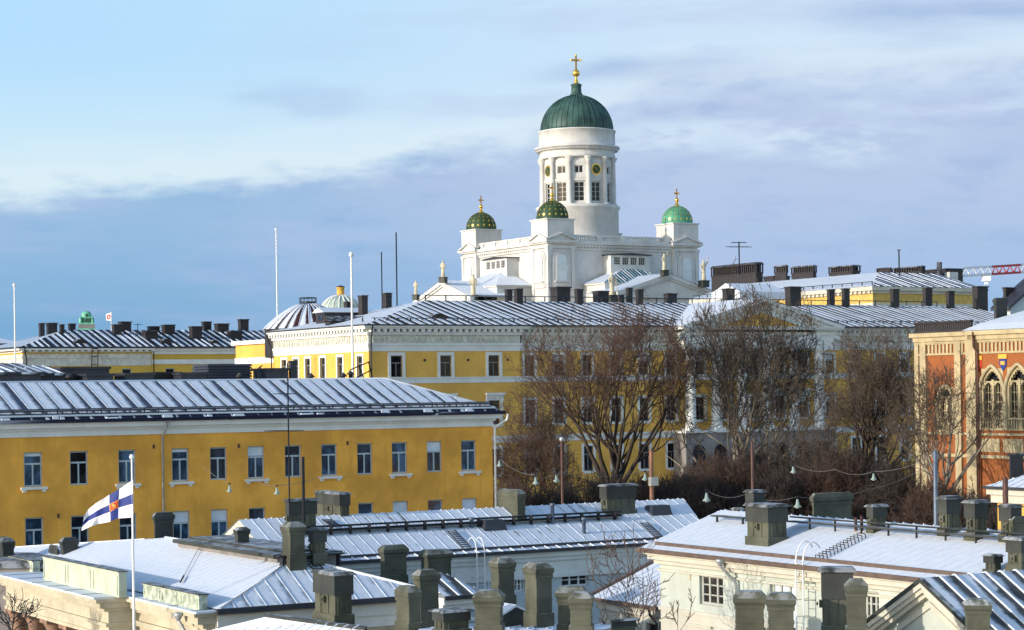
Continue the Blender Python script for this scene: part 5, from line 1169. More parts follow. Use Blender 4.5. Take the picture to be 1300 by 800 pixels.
# ------------------------------------------------------------------ long grey-white house in the middle
def middle_house():
    _, b0, zE = G.at(600, 703.5, 93); f = Plane('f', b0); A = lambda px, y=700: f.hit(px, y)[0]
    aL = A(362, 711); aR = A(897, 690); l = Plane('l', aL); 
    t = thing('long_house', 'long blue-grey rendered house with a frosted seamed roof and a cream gable', 'house', aL, b0)
    bE = l.hit(274, 691)[0]; bm_ = (b0+bE)/2; zR = G.front(600, 645.8, bm_)[2]; ar = G.front(868, 635, bm_)[0]
    zt = zE-.15; hs = []
    for (x0, x1, y0, y1) in ((653, 667, 752, 724), (712.5, 747, 746, 719.5), (436, 452, 760, 728)):
        hs.append((A(x0), A(x1), f.hit(x0, y0)[1], f.hit(x0, y1)[1]))
    mb = MB(); f.wall(mb, aL, aR, 0, zt, hs, .28); l.wall(mb, b0, bE, 0, zt); mb.poly([l.P(b0, zt), l.P(bE, zt), l.P(bm_, zR-.15)]); mb.poly([G.W(aR, b0, 0), G.W(aR, bE, 0), G.W(aR, bE, zt), G.W(aR, b0, zt)])
    mb.build('wall', 'greywall', t)
    for h in hs: window(t, f, h, ('white', 'glassdark'), 3, 0, .09, rows=3, depth=.2, sill='white' if False else None)
    mb = MB()
    for z0, z1, p in ((-.12, 0, .45), (-.30, -.11, .34), (-.5, -.29, .2), (-1.15, -.49, .07), (-1.3, -1.14, .14)): mb.box(aL-.02, aR+p*.4, b0-p, b0+.3, zE+z0, zE+z1)
    mb.build('cornice', 'white', t)
    mb = MB()
    for sg in (0, 1):
        s = b0-.4 if sg == 0 else bE+.4; zz = zE-.1
        for lo, hi, d0, d1 in ((-.30, .0, -.45, .2), (-.52, -.29, -.25, .2), (-.85, -.6, -.08, .2)): mb.prism([l.P(s, zz+lo, d0), l.P(bm_, zR+lo, d0), l.P(bm_, zR+hi, d0), l.P(s, zz+hi, d0)], l.P(0, 0, d1)-l.P(0, 0, d0))
    mb.box(aL-.2, aL+.1, b0-.1, bE, zE-.5, zE-.3); mb.build('gable_cornice', 'cream', t)
    mb = MB(); mb.poly([l.P(b0+.3, zE-.3, -.03), l.P(bE-.3, zE-.3, -.03), l.P(bm_, zR-.7, -.03)]); mb.build('gable', 'cream', t)
    o = .5; zr0 = zE+.05
    zc = zr0+.16; e0, e1 = G.W(aL-.5, b0+.12, zc), G.W(aR+.35, b0+.12, zc); r0, r1 = G.W(aL-.5, bm_, zR), G.W(ar, bm_, zR)
    mb = MB(); mb.roof(e0, e1, r1, r0, .62, .02, .03); mb.roof(e1, G.W(aR+.5, bE+o, zr0), r1, r1, .62); mb.build('roof', 'roof_mid', t)
    mb = MB(); mb.roof(G.W(aR+.5, bE+o, zr0), G.W(aL-.5, bE+o, zr0), r0, r1, .62); mb.build('roof', 'roof_mid', t)
    mb = MB(); mb.roof(G.W(aL-.5, b0-o, zr0-.02), G.W(aR+.5, b0-o, zr0-.02), G.W(aR+.5, b0+.1, zr0+.1), G.W(aL-.5, b0+.1, zr0+.1), .62); mb.build('eave_skirt', 'roof_mid', t)
    mb = MB(); mb.box(aL-.55, aR+.55, b0-o-.06, b0-o+.02, zr0-.12, zr0+.04); mb.box(aL-.5, aR+.5, b0+.07, b0+.13, zr0+.06, zr0+.22); mb.box(aL-.56, aL-.5, b0-o, bm_, zr0-.06, zr0) if False else None
    mb.build('gutter', 'slate', t)
    # snow barrier half-way up with melted patches under it
    k = .56; bb = b0+(bm_-b0)*k; zz = zc+(zR-zc)*k
    mb = MB(); mb.tube([G.W(aL+1.2, bb, zz+.34), G.W(aR-3.5, bb, zz+.34)], .05, 6); mb.tube([G.W(aL+1.2, bb, zz+.18), G.W(aR-3.5, bb, zz+.18)], .04, 6); x = aL+1.3
    mb.box(aL+1.2, aR-3.5, bb-.16, bb+.2, zz+.10, zz+.15)
    while x < aR-3.5: mb.box(x-.03, x+.03, bb-.2, bb+.03, zz-.05, zz+.36); x += .95
    mb.build('snow_barrier', 'iron', t)
    # stacks along the ridge
    for (xl, xc, xr, yt, yb, st, kk) in ((360, 366, 406, 634, 680, 'box', .55), (399, 431, 447, 625.5, 664, 'box', .95), (630.5, 657, 668.5, 622.5, 664, 'mould', .66), (759, 770, 811, 615.5, 658, 'box', .66)):
        c = G.front(xc, yb, b0+(bE-b0)*.5*kk); chimney(t, xl, xc, xr, yt, yb, G.W(*c).y, st, 'olive', foot=.6)
    # roof ladders, hatches, pipes
    def lad(px0, y0, px1, y1, n=9):
        def onroof(px, y):
            lo, hi = b0, bm_
            for _ in range(40):
                m_ = (lo+hi)/2; p = G.front(px, y, m_); zr_ = zc+(zR-zc)*(m_-b0)/(bm_-b0)
                if p[2] > zr_: lo = m_
                else: hi = m_
            return G.W(p[0], p[1], p[2]+.06)
        p0, p1 = onroof(px0, y0), onroof(px1, y1); d = G.W(.42, 0, 0)-G.W(0, 0, 0); mb = MB(); mb.tube([p0, p1], .03, 4); mb.tube([p0+d, p1+d], .03, 4)
        for i in range(n): p = p0+(p1-p0)*(i+.5)/n; mb.tube([p, p+d], .022, 4)
        mb.build('roof_ladder', 'iron', t); return onroof
    onr = lad(567, 675, 588, 697); lad(813, 665, 833, 684); lad(409, 661, 423, 671, 7)
    for px, y0, y1 in ((598.5, 657, 669), (701.5, 639, 664), (741.5, 657, 676)):
        p = onr(px, y1); zt_ = G.W(0, 0, 0).z+at(px, y0, p.y).z; mb = MB(); mb.lathe(Vector((p.x, p.y, 0)), [(.09, p.z-.3), (.09, zt_-.15), (.13, zt_-.14), (.13, zt_), (.02, zt_)], 8); mb.build('vent_pipe', 'steel', t)
    for px, y in ((625, 667), (836, 648)):
        p = onr(px, y+2); a, b, zz = G.L(p); mb = MB(); mb.frus(a-.6, a+.6, b-.35, b+.5, zz-.2, zz+.28, .1, .1); mb.build('skylight', 'slate', t)
    # white wall ladder with hoops
    def wall_ladder(par, pl, px, y0, y1, sgn=1):
        s, zz = pl.hit(px, y0); s2, zb = pl.hit(px, y1); d = -.55; mb = MB(); sp_ = .20
        for e in (-sp_, sp_):
            pts = [pl.P(s+e, zb, d), pl.P(s+e, zz-.4, d)]+[pl.P(s+e, zz-.4+.75*sin(radians(x)), d+.45-.45*cos(radians(x))+0) for x in range(15, 150, 15)]; mb.tube(pts, .028, 5)
        n = int((zz-zb)/.3)
        for i in range(n): mb.tube([pl.P(s-sp_, zb+i*.3, d), pl.P(s+sp_, zb+i*.3, d)], .016, 4)
        for i in range(4): zq = zb+.5+(zz-zb-1)*i/3; mb.tube([pl.P(s-sp_, zq, d), pl.P(s-sp_, zq, 0)], .018, 4); mb.tube([pl.P(s+sp_, zq, d), pl.P(s+sp_, zq, 0)], .018, 4)
        mb.tube([pl.P(s+sp_+.32, zb, d+.2), pl.P(s+sp_+.32, zz-.3, d+.2)], .02, 4); mb.build('wall_ladder', 'polewhite', par)
    wall_ladder(t, f, 602.5, 692, 800)
    return wall_ladder
wall_ladder = middle_house()
# annex in front of the long house: small roof end between the stacks
c = G.at(558, 757, 77.5); f_ = Plane('f', c[1])
t = thing('annex', 'small white annex roof end between the olive chimneys below the long house', 'building', c[0], c[1])
s1 = f_.hit(604, 755)[0]; s0 = f_.hit(557, 757)[0]; zt = c[2]; mb = MB(); mb.box(s0, s1-.2, c[1], c[1]+3, 0, zt-.1); mb.build('wall', 'greywall', t)
mb = MB(); mb.box(s0, s1, c[1]-.3, c[1]+3.1, zt-.55, zt-.3); mb.box(s0, s1+.12, c[1]-.42, c[1]+3.2, zt-.31, zt-.06); mb.box(s0, s1-.1, c[1]-.12, c[1]+3, zt-1.0, zt-.9); mb.build('cornice', 'white', t)
mb = MB(); mb.roof(G.W(s0, c[1]-.5, zt), G.W(s1+.2, c[1]-.5, zt), G.W(s0+1.0, c[1]+1.6, zt+.75), G.W(s0, c[1]+1.6, zt+.75), .62); mb.roof(G.W(s1+.2, c[1]-.5, zt), G.W(s1+.2, c[1]+3.3, zt), G.W(s0+1.0, c[1]+1.6, zt+.75), G.W(s0+1.0, c[1]+1.6, zt+.75), .62); mb.build('roof', 'roof_thin', t)
mb = MB(); mb.box(s0, s1+.24, c[1]-.55, c[1]-.46, zt-.12, zt+.04); mb.box(s1+.16, s1+.24, c[1]-.46, c[1]+3.3, zt-.12, zt+.04); mb.build('gutter', 'slate', t)

# ------------------------------------------------------------------ cream house lower right with the unbroken snow roof
def right_house():
    a0, _, zE = G.at(824, 699.5, 81.3); l = Plane('l', a0+.55); Bp = lambda px, y=720: l.hit(px, y)[0]; aw = a0+.55
    bL = Bp(838, 710); bR = Bp(1420, 760); hW = 4.2; am = aw+hW
    zR = at(915, 647.5, 82).z; rr = G.side(915, 647.5, am); zR = rr[2]
    t = thing('snow_roof_house', 'cream walled house under an unbroken snow roof with a long snow barrier', 'house', aw, bL)
    zt = zE-.1; win = []
    for (x0, x1, y0, y1) in ((888, 918, 769, 731), (977.5, 1011, 790, 741), (1096, 1116, 800, 751)): win.append((Bp(x1, (y0+y1)/2), Bp(x0, (y0+y1)/2), l.hit((x0+x1)/2, y0)[1], l.hit((x0+x1)/2, y1)[1]))
    zb = l.hit(885, 778)[1]
    mb = MB(); l.wall(mb, bR, bL, zb, zt, win, .28); mb.build('wall', 'sage', t)
    mb = MB(); l.wall(mb, bR, bL, 0, zb); mb.poly([G.W(aw, bL, 0), G.W(aw+2*hW, bL, 0), G.W(aw+2*hW, bL, zt), G.W(am, bL, zR-.1), G.W(aw, bL, zt)]); mb.poly([G.W(aw+2*hW, bR, 0), G.W(aw+2*hW, bL, 0), G.W(aw+2*hW, bL, zt), G.W(aw+2*hW, bR, zt)]); mb.build('lower_wall', 'cream', t)
    for i, h in enumerate(win): window(t, l, h, ('greywin', 'glassgrey' if i != 1 else 'blind'), 3, 0, .10, rows=3 if i != 1 else 1, depth=.2)
    mb = MB()
    for z0, z1, p in ((-.14, 0, .52), (-.34, -.13, .40), (-.52, -.33, .2), (-.80, -.72, .10)): l.box(mb, bR, bL+p*.8, zE+z0, zE+z1, -p, .3)
    mb.build('cornice', 'cream', t)
    mb = MB(); l.box(mb, bR, bL+.05, zb-.08, zb+.06, -.08, .02); l.box(mb, bR, bL+.05, zb-.55, zb-.45, -.05, .02)
    for px in (905, 945): s = Bp(px, 790); l.box(mb, s-.10, s+.10, zb-3, zb-.45, -.05, .02)
    mb.build('string_course', 'cream', t)
    zc = zE+.06; e0, e1 = G.W(a0, bL+.75, zc), G.W(a0, bR, zc); r0, r1 = G.W(am, rr[1], zR), G.W(am, bR, zR)
    mb = MB(); mb.roof(e0, e1, r1, r0, .55, .006, .03); mb.build('roof', 'roof_white', t)
    mb = MB(); mb.roof(G.W(am*2-a0, bR, zc), G.W(am*2-a0, bL+.75, zc), r0, r1, .55); mb.roof(G.W(am*2-a0, bL+.75, zc), e0, r0, r0, .55); mb.build('roof', 'roof_white', t)
    mb = MB(); mb.box(a0-.06, a0+.02, bR, bL+.8, zc-.14, zc+.03); mb.box(a0+.5, a0+.58, bR, bL+.3, zc+.06, zc+.27); mb.build('gutter', 'rustdark', t)
    def onroof(px, y):
        lo, hi = a0, am
        for _ in range(40):
            m_ = (lo+hi)/2; p = G.side(px, y, m_); zr_ = zc+(zR-zc)*(m_-a0)/(am-a0)
            if p[2] > zr_: lo = m_
            else: hi = m_
        return p
    # long walkway / barrier near the ridge
    p0, p1 = onroof(1040, 672.5), onroof(1278, 693); aa = (p0[0]+p1[0])/2; zz = zc+(zR-zc)*(aa-a0)/(am-a0); s0, s1 = p1[1]-6, onroof(1003, 670)[1]
    mb = MB(); mb.box(aa-.16, aa+.16, s0, s1, zz+.22, zz+.28); y = s0
    mb.tube([G.W(aa, s0, zz+.42), G.W(aa, s1, zz+.42)], .035, 5)
    while y < s1: mb.box(aa-.05, aa+.02, y-.02, y+.02, zz-.15, zz+.40); y += 1.5
    mb.build('snow_barrier', 'olivedark', t)
    q = onroof(925, 664); mb = MB(); z1 = q[2]; s0, s1 = onroof(944, 667)[1], onroof(908, 662)[1]; mb.box(q[0]-.18, q[0]+.18, s0, s1, z1+.22, z1+.28)
    for y in (s0+.2, s1-.2): mb.box(q[0]-.04, q[0]+.04, y-.03, y+.03, z1-.1, z1+.23)
    mb.build('walkway', 'olivedark', t)
    # roof hooks ladder
    mb = MB(); P0, P1 = onroof(1094, 683), onroof(1041, 711)
    for i in range(13):
        k = i/12; a, b, zq = [P0[j]+(P1[j]-P0[j])*k for j in range(3)]; mb.tube([G.W(a, b+.22, zq), G.W(a-.03, b+.22, zq+.17), G.W(a-.03, b-.22, zq+.17), G.W(a, b-.22, zq)], .02, 4)
    mb.build('roof_steps', 'iron', t)
    wall_ladder(t, l, 1030, 700, 800)
    # downpipe with hopper
    s = Bp(931, 725); mb = MB(); p = [l.P(s, zE-.05, -.6), l.P(s, zE-.3, -.58), l.P(s-.35, zE-.85, -.2), l.P(s-.35, zE-1.0, -.14), l.P(s-.35, 0, -.14)]; mb.tube(p, .06, 8); mb.lathe(p[0], [(.06, -.22), (.18, -.05), (.18, .03), (.02, .03)], 10); mb.build('downpipe', 'galv', t)
    for px, y in ((876, 732), (1018, 745)): s, zz = l.hit(px, y); mb = MB(); l.box(mb, s-.07, s+.07, zz-.14, zz+.14, -.03, .02); mb.build('wall_vent', 'sand', t)
    # stacks
    R_ = [(943.5, 975, 1004.5, 641, 695, 'box', .62, None), (928, 937, 946, 645, 668, 'box', 1.0, None), (944.5, 957, 974, 622.5, 668, 'box', 1.35, None), (1028, 1033, 1085, 627, 668, 'mould', 1.6, None), (1097.5, 1108.5, 1129.5, 641, 678, 'box', .86, None),
          (1187.5, 1202, 1223.5, 630.5, 682, 'box', .80, None), (1221.5, 1238, 1258, 635.5, 688, 'box', .80, None), (1266, 1284, 1300, 641, 690, 'box', .85, None), (1281.5, 1286, 1316, 656, 690, 'mould', .75, None), (1273, 1297, 1330, 683, 728, 'box', .28, None), (1246.5, 1262, 1275.5, 704.5, 729, 'box', .2, None)]
    for (xl, xc, xr, yt, yb, st, k, dd) in R_:
        p = G.side(xc, yb, a0+(am-a0)*k) if k >= 1 else onroof(xc, yb); chimney(t, xl, xc, xr, yt, yb, G.W(*p).y, st, 'olive', foot=1.2)
    for px, y0, y1 in ((1086.5, 657, 674), (1094, 655, 674)):
        p = onroof(px, y1); w = G.W(*p); zt_ = at(px, y0, w.y).z; mb = MB(); mb.lathe(Vector((w.x, w.y, 0)), [(.06, w.z-.2), (.06, zt_), (.01, zt_)], 7); mb.build('vent_pipe', 'rust', t)
    return a0, aw, bL, zE
M['rustdark'] = plain('brown_gutter', (.11, .075, .06), .5, 0, .2, 3)
RH = right_house()
def lean_to():
    a0, aw, bL, zE = RH
    c = G.at(838, 770, 84.2); ax = c[0]; l = Plane('l', ax); zg = c[2]; s1 = l.hit(757, 754)[0]; s0 = c[1]+.1
    t = thing('lean_to', 'low cream lean-to with a small snowy roof beside the snow roof house', 'building', ax, s0)
    h = [(l.hit(832, 790)[0], l.hit(820, 790)[0], zg-1.7, zg-.75)]
    mb = MB(); l.wall(mb, s0, s1-.3, 0, zg-.05, h, .2); mb.poly([G.W(ax, s1-.3, 0), G.W(ax+4.5, s1-.3, 0), G.W(ax+4.5, s1-.3, zg), G.W(ax, s1-.3, zg)]); mb.build('wall', 'cream', t)
    window(t, l, h[0], ('darkframe', 'glassdark'), 1, 0, .08)
    zr = zg+1.9; mb = MB(); mb.roof(G.W(ax-.35, s1, zg), G.W(ax-.35, s0-.4, zg), G.W(ax+4.6, s0-.4, zr), G.W(ax+4.6, s1, zr), .55, .03); mb.build('roof', 'roof_white', t)
    mb = MB(); mb.prism([G.W(ax-.4, s1, zg-.12), G.W(ax+4.6, s1, zr-.12), G.W(ax+4.6, s1, zr+.10), G.W(ax-.4, s1, zg+.10)], G.W(0, .25, 0)-G.W(0, 0, 0)); mb.box(ax-.43, ax-.33, s0-.4, s1+.1, zg-.12, zg+.03); mb.build('verge', 'rustdark', t)
    mb = MB(); l.box(mb, s0, s1-.3, zg-.45, zg-.08, -.18, .02); mb.build('cornice', 'cream', t)
    pipe(t, [l.P(s0+.15, zg-.05, -.4), l.P(s0+.12, zg-.35, -.36), l.P(s0-.05, zg-.7, -.15), l.P(s0-.05, 0, -.12)], .06, 'iron')
lean_to()

def gable_house():
    # bottom right: gable facing left
    a0, bA, zA = G.at(1182, 738.5, 61); l = Plane('l', a0)
    t = thing('gable_house', 'cream gable with stepped mouldings and a blue frosted seamed roof at the bottom right', 'house', a0, bA)
    s, zz = l.hit(1110, 793); sl_ = (zA-zz)/(s-bA); hw = 4.6; zE = zA-hw*sl_
    mb = MB(); mb.poly([l.P(bA-hw, 0), l.P(bA+hw, 0), l.P(bA+hw, zE), l.P(bA, zA-.1), l.P(bA-hw, zE)]); mb.poly([G.W(a0, bA-hw, 0), G.W(a0+16, bA-hw, 0), G.W(a0+16, bA-hw, zE), G.W(a0, bA-hw, zE)]); mb.poly([G.W(a0, bA+hw, 0), G.W(a0+16, bA+hw, 0), G.W(a0+16, bA+hw, zE), G.W(a0, bA+hw, zE)]); mb.build('wall', 'sage', t)
    mb = MB()
    for sg in (-1, 1):
        q = bA+sg*(hw+.3); zq = zA-(hw+.3)*sl_
        for lo, hi, d0, d1 in ((-.16, .0, -.42, .05), (-.30, -.15, -.34, .05), (-.44, -.29, -.22, .05), (-.78, -.60, -.07, .05)): mb.prism([l.P(q, zq+lo, d0), l.P(bA, zA+lo, d0), l.P(bA, zA+hi, d0), l.P(q, zq+hi, d0)], l.P(0, 0, d1)-l.P(0, 0, d0))
    mb.build('gable_cornice', 'cream', t)
    mb = MB()
    for sg in (-1, 1):
        q = bA+sg*(hw+.36); zq = zA-(hw+.36)*sl_; mb.prism([l.P(q, zq+.0, -.46), l.P(bA, zA+.0, -.46), l.P(bA, zA+.13, -.46), l.P(q, zq+.13, -.46)], l.P(0, 0, .62)-l.P(0, 0, -.0))
    mb.build('verge', 'olivedark', t)
    for sg in (-1, 1):
        q = bA+sg*(hw+.5); zq = zA-(hw+.5)*sl_+.14; mb = MB(); mb.roof(G.W(a0-.3, q, zq), G.W(a0+16, q, zq), G.W(a0+16, bA, zA+.14), G.W(a0-.3, bA, zA+.14), .62, .055, .045); mb.build('roof', 'roof_thin' if sg < 0 else 'roof_mid', t)
    chimney(t, 1225.5, 1225.5, 1260.5, 762, 812, 56.5, 'mould', 'olive', fr=K, dep=.8, foot=2)
    # shed roof edge lower down
gable_house()
# ------------------------------------------------------------------ the nearest roofs, mostly below the picture, and their stacks
def near_house(label, px0, px1, ytop, Y0, Y1, stacks, mat='roof_thin', snowy=True):
    a0, b0, z0 = K.at(px0, ytop, Y0); a1 = K.front(px1, ytop, b0)[0]; b1 = b0+(Y1-Y0); z0 = at((px0+px1)/2, ytop, (Y0+Y1)/2).z
    t = thing('near_house', label, 'house', a0, b0, 0, K)
    W = K.W; mb = MB(); mb.box(a0+.3, a1-.3, b0+.3, b1-.3, 0, z0-.5, K); mb.build('wall', 'sage', t)
    mb = MB(); bm_ = (b0+b1)/2; zz = z0-.55
    mb.roof(W(a0, b0, zz), W(a1, b0, zz), W(a1, bm_, z0), W(a0, bm_, z0), .62); mb.roof(W(a1, b1, zz), W(a0, b1, zz), W(a0, bm_, z0), W(a1, bm_, z0), .62)
    mb.prism([W(a0+.3, b0+.3, zz-.05), W(a0+.3, b1-.3, zz-.05), W(a0+.3, bm_, z0-.06)], W(.02, 0, 0)-W(0, 0, 0)); mb.prism([W(a1-.3, b0+.3, zz-.05), W(a1-.3, b1-.3, zz-.05), W(a1-.3, bm_, z0-.06)], W(.02, 0, 0)-W(0, 0, 0)); mb.build('roof', 'roof_white' if snowy else mat, t)
    for st in stacks: chimney(t, *st[:6], st[6], 'olive', fr=st[7], dep=st[8], foot=3.0)
    return t
t = near_house('nearest roof below the row of tall olive chimneys at the bottom centre', 486, 745, 797, 60, 72,
 [(524, 533.5, 561, 724.5, 806, 69, 'mould', G, None), (501.5, 519, 536.5, 745.5, 806, 66, 'mould', G, None), (545, 562, 602, 776, 808, 62, 'box', G, None),
  (600, 600, 638, 751, 808, 62, 'mould', K, .8), (621, 633, 656.5, 709, 772, 71, 'mould', G, None), (664, 681, 704.5, 716, 797, 67, 'mould', G, None), (705, 705, 745, 745.5, 808, 64, 'mould', K, .7), (721.5, 721.5, 752.5, 753, 808, 62, 'mould', K, .7), (772, 776, 812, 787.5, 812, 66, 'box', G, None)])
def boiler():
    a, b, z0 = G.at(474, 750, 85.5); a1 = G.front(574, 752, b)[0]; t = thing('boiler_house', 'low hidden block carrying two olive chimneys before the long house wall', 'building', a, b)
    mb = MB(); mb.box(a, a1, b, b+2, 0, z0-.15); mb.build('wall', 'greywall', t); mb = MB(); mb.box(a-.1, a1+.1, b-.1, b+2.1, z0-.16, z0); mb.build('roof', 'olivedark', t)
    chimney(t, 480, 487.5, 520, 693, 744, 86, 'mould', 'olive', foot=1); chimney(t, 531.5, 543, 576.5, 699, 750, 86.6, 'mould', 'olive', foot=1)
boiler()
# dormer between the stacks
a, b, z0 = G.at(653, 797, 68.5); f_ = Plane('f', b); mb = MB(); s0, s1 = f_.hit(637, 790)[0], f_.hit(671, 790)[0]; zt = f_.hit(653, 771)[1]; zs = f_.hit(653, 780)[1]
mb.prism([f_.P(s0, z0-1), f_.P(s1, z0-1), f_.P(s1, zs), f_.P((s0+s1)/2, zt), f_.P(s0, zs)], f_.P(0, 0, 1.5)-f_.P(0, 0, 0)); dm = mb.build('dormer', 'olivedark', t)
mb = MB(); mm = (s0+s1)/2
for q in (s0-.08, s1+.08): mb.prism([f_.P(q, zs-.03, -.1), f_.P(mm, zt+.02, -.1), f_.P(mm, zt+.09, -.1), f_.P(q, zs+.04, -.1)], f_.P(0, 0, 1.7)-f_.P(0, 0, 0))
mb.build('dormer_roof', 'snow', dm)
near_house('near roof under the two blunt olive chimneys in front of the ladder wall', 920, 1108, 818, 52, 62,
 [(931, 931, 973.5, 752, 816, 60, 'mould', K, .8), (972.5, 972.5, 1011.5, 754, 816, 59, 'mould', K, .8), (1041, 1041, 1087.5, 722, 816, 60, 'box', K, 1.0), (1073.5, 1073.5, 1103, 736, 816, 57, 'mould', K, .6)])
def near_left():
    # low snow roof in front of the guard house, with the broad chimney
    fr = Frame(42); P = lambda px, y, Y: fr.at(px, y, Y)
    a0, b0, z0 = P(460, 801, 66); t = thing('low_house', 'low snowy roof in front of the guard house carrying one broad olive chimney', 'house', a0, b0, 0, fr)
    r = P(335, 783, 70.0); l_ = P(258, 800, 72.5)
    q = [at(255, 803, 72.5), at(462, 820, 64), at(463, 801, 66.2), at(336, 783.5, 70.5)]
    mb = MB(); mb.roof(q[0], q[1], q[2], q[3], .62, .03, .03); mb.build('roof', 'roof_white', t)
    mb = MB(); d = Vector((.12, .9, -.0)); mb.prism([q[3]+Vector((0, 0, -.25)), q[2]+Vector((0, 0, -.25)), q[2]+Vector((0, 0, .10)), q[3]+Vector((0, 0, .10))], d*.45); mb.build('gutter', 'olivedark', t)
    mb = MB(); b = [q[0]+Vector((.3, .3, -.15)), q[1]+Vector((0, .3, -.15)), q[2]+Vector((0, .5, -.3)), q[3]+Vector((0, .5, -.3))]; mb.hexa([Vector((p.x, p.y, 0)) for p in b]+b); mb.build('wall', 'stone', t)
    chimney(t, 395, 424, 452.5, 727.5, 797, 68.6, 'box', 'olive', foot=1.5)
near_left()
def right_edge():
    a0, b0, zE = G.at(1266, 618, 112); l = Plane('l', a0)
    t = thing('small_house', 'small cream house with a snowy eave and a dark chimney at the right edge', 'house', a0, b0)
    mb = MB(); mb.box(a0, a0+9, b0-14, b0, 0, zE-.1); mb.build('wall', 'palace', t)
    mb = MB(); mb.box(a0-.25, a0+9, b0-14, b0+.25, zE-.85, zE-.4); mb.box(a0-.42, a0+9, b0-14, b0+.42, zE-.41, zE); mb.build('cornice', 'cream', t)
    mb = MB(); mb.roof(G.W(a0-.55, b0+.5, zE+.03), G.W(a0-.55, b0-14, zE+.03), G.W(a0+4.5, b0-14, zE+1.6), G.W(a0+4.5, b0-3, zE+1.6), .62); mb.roof(G.W(a0+9.5, b0+.5, zE+.03), G.W(a0-.55, b0+.5, zE+.03), G.W(a0+4.5, b0-3, zE+1.6), G.W(a0+4.5, b0-3, zE+1.6), .62); mb.build('roof', 'roof_white', t)
    mb = MB(); mb.box(a0-.62, a0-.5, b0-14, b0+.5, zE-.1, zE+.05); mb.build('gutter', 'slate', t)
    chimney(t, 1279, 1283, 1302, 576, 614, 112, 'dark', 'soot', foot=1)
right_edge()
# ------------------------------------------------------------------ bare trees
def tree_mesh(seed, height, spread, forks, trunk_r, fork_h, levels=5, twigs=1.0, up=.35, lean=0.0, stems=1, nk=(3, 5), droop=.0, twr=.017, hshape=1.0):
    """returns (limbs, twigs) mesh builders around the origin, growing along +z"""
    R = random.Random(seed); limbs, tw = MB(), MB()
    def rv(): return Vector((R.uniform(-1, 1), R.uniform(-1, 1), R.uniform(-1, 1)))
    def env(p):          # 1 inside the crown envelope, falls off outside it
        zc = fork_h+(height-fork_h)*.45; rz = (height-fork_h)*.62; return (p.x/spread)**2+(p.y/spread)**2+((p.z-zc)/rz)**2
    def branch(p, d, L, r, lv):
        n = 4 if lv > 1 else 3; pts = [p.copy()]; rs = [r]; q = p.copy(); dd = d.copy()
        for i in range(n):
            dd = (dd+rv()*(.20 if lv > 2 else .30)+Vector((0, 0, up*(.30 if lv > 1 else .10)-droop*(1 if lv <= 2 else 0)))).normalized()
            q = q+dd*L/n; pts.append(q.copy()); rs.append(max(r*(1-.62*(i+1)/n), .012))
        (limbs if r > .045 else tw).tube(pts, rs, 6 if r > .12 else (4 if r > .045 else 3))
        if lv == 0: return
        k = R.randint(*nk)+(1 if lv <= 2 else 0)
        for i in range(k):
            f = R.uniform(.25, 1.0) if i else 1.0; j = min(int(f*n), n-1); pp = pts[j].lerp(pts[j+1], f*n-j); rr = rs[j]*.70
            ax = (pts[j+1]-pts[j]).normalized(); s = ax.cross(rv()).normalized(); ang = R.uniform(.35, .95) if i else R.uniform(.05, .3)
            nd = (ax*cos(ang)+s*sin(ang)).normalized(); e = env(pp+nd*L*.5)
            if e > 1.25 and lv > 0: nd = (nd+Vector((-pp.x, -pp.y, 0)).normalized()*.35+Vector((0, 0, .1))).normalized()
            ll = L*R.uniform(.55, .80)*(1.0 if e < 1.0 else .62)
            branch(pp, nd, ll, max(min(rr, r*.7), twr), lv-1)
    for sx in range(stems):
        off = Vector((R.uniform(-.5, .5), R.uniform(-.5, .5), 0))*(1 if stems > 1 else 0)
        tp = [off]; d = Vector((R.uniform(-.1, .1)+lean, R.uniform(-.1, .1), 1)).normalized(); nn = 5
        if stems > 1: d = (d+Vector((cos(sx*2.4), sin(sx*2.4), 0))*.16).normalized()
        for i in range(nn): d = (d+rv()*.07+Vector((0, 0, .06))).normalized(); tp.append(tp[-1]+d*fork_h/nn)
        tr = [trunk_r*(1.25-.5*i/nn) for i in range(nn+1)]; limbs.tube(tp, tr, 9)
        base = R.uniform(0, 6)
        for i in range(forks):
            an = base+2*pi*i/forks+R.uniform(-.3, .3); tilt = R.uniform(.25, .95) if i else .12
            nd = (Vector((cos(an), sin(an), 0))*sin(tilt)+d*cos(tilt)).normalized(); st = tp[-1].lerp(tp[-2], R.uniform(0, .9) if i else 0)
            branch(st, nd, (height-fork_h)*hshape*R.uniform(.42, .52), trunk_r*R.uniform(.42, .6), levels-1)
    return limbs, tw
def plant(name, label, cat, px, Y, mesh, mats, group=None, parts=('trunk', 'crown'), zb=0.0, rot=0.0, sc=1.0):
    c = at(px, 600, Y); t = bpy.data.objects.new(name, None); COL.objects.link(t); m = Matrix.Translation((c.x, c.y, zb)); t.location = (c.x, c.y, zb); PM[t.name] = Matrix.Identity(4)
    t['label'] = label; t['category'] = cat
    if group: t['group'] = group
    for mbx, nm, mt in zip(mesh, parts, mats): mbx.build(nm, mt, t)
    t.rotation_euler = (0, 0, rot); t.scale = (sc, sc, sc)
    return t
plant('bare_tree', 'broad bare tree with reddish brown twigs in front of the left half of the palace', 'tree', 768, 178, tree_mesh(11, 22.6, 8.6, 7, .56, 6.5, 6, hshape=1.05, twr=.022, nk=(3, 4)), ('bark', 'twig'), 'bare trees in the park')
plant('bare_tree', 'tall bare tree with pale stems in front of the palace portico', 'tree', 948, 181, tree_mesh(23, 22.8, 7.6, 5, .36, 6.5, 6, stems=3, nk=(2, 4), hshape=1.0, twr=.026), ('barkpale', 'twiggrey'), 'bare trees in the park')
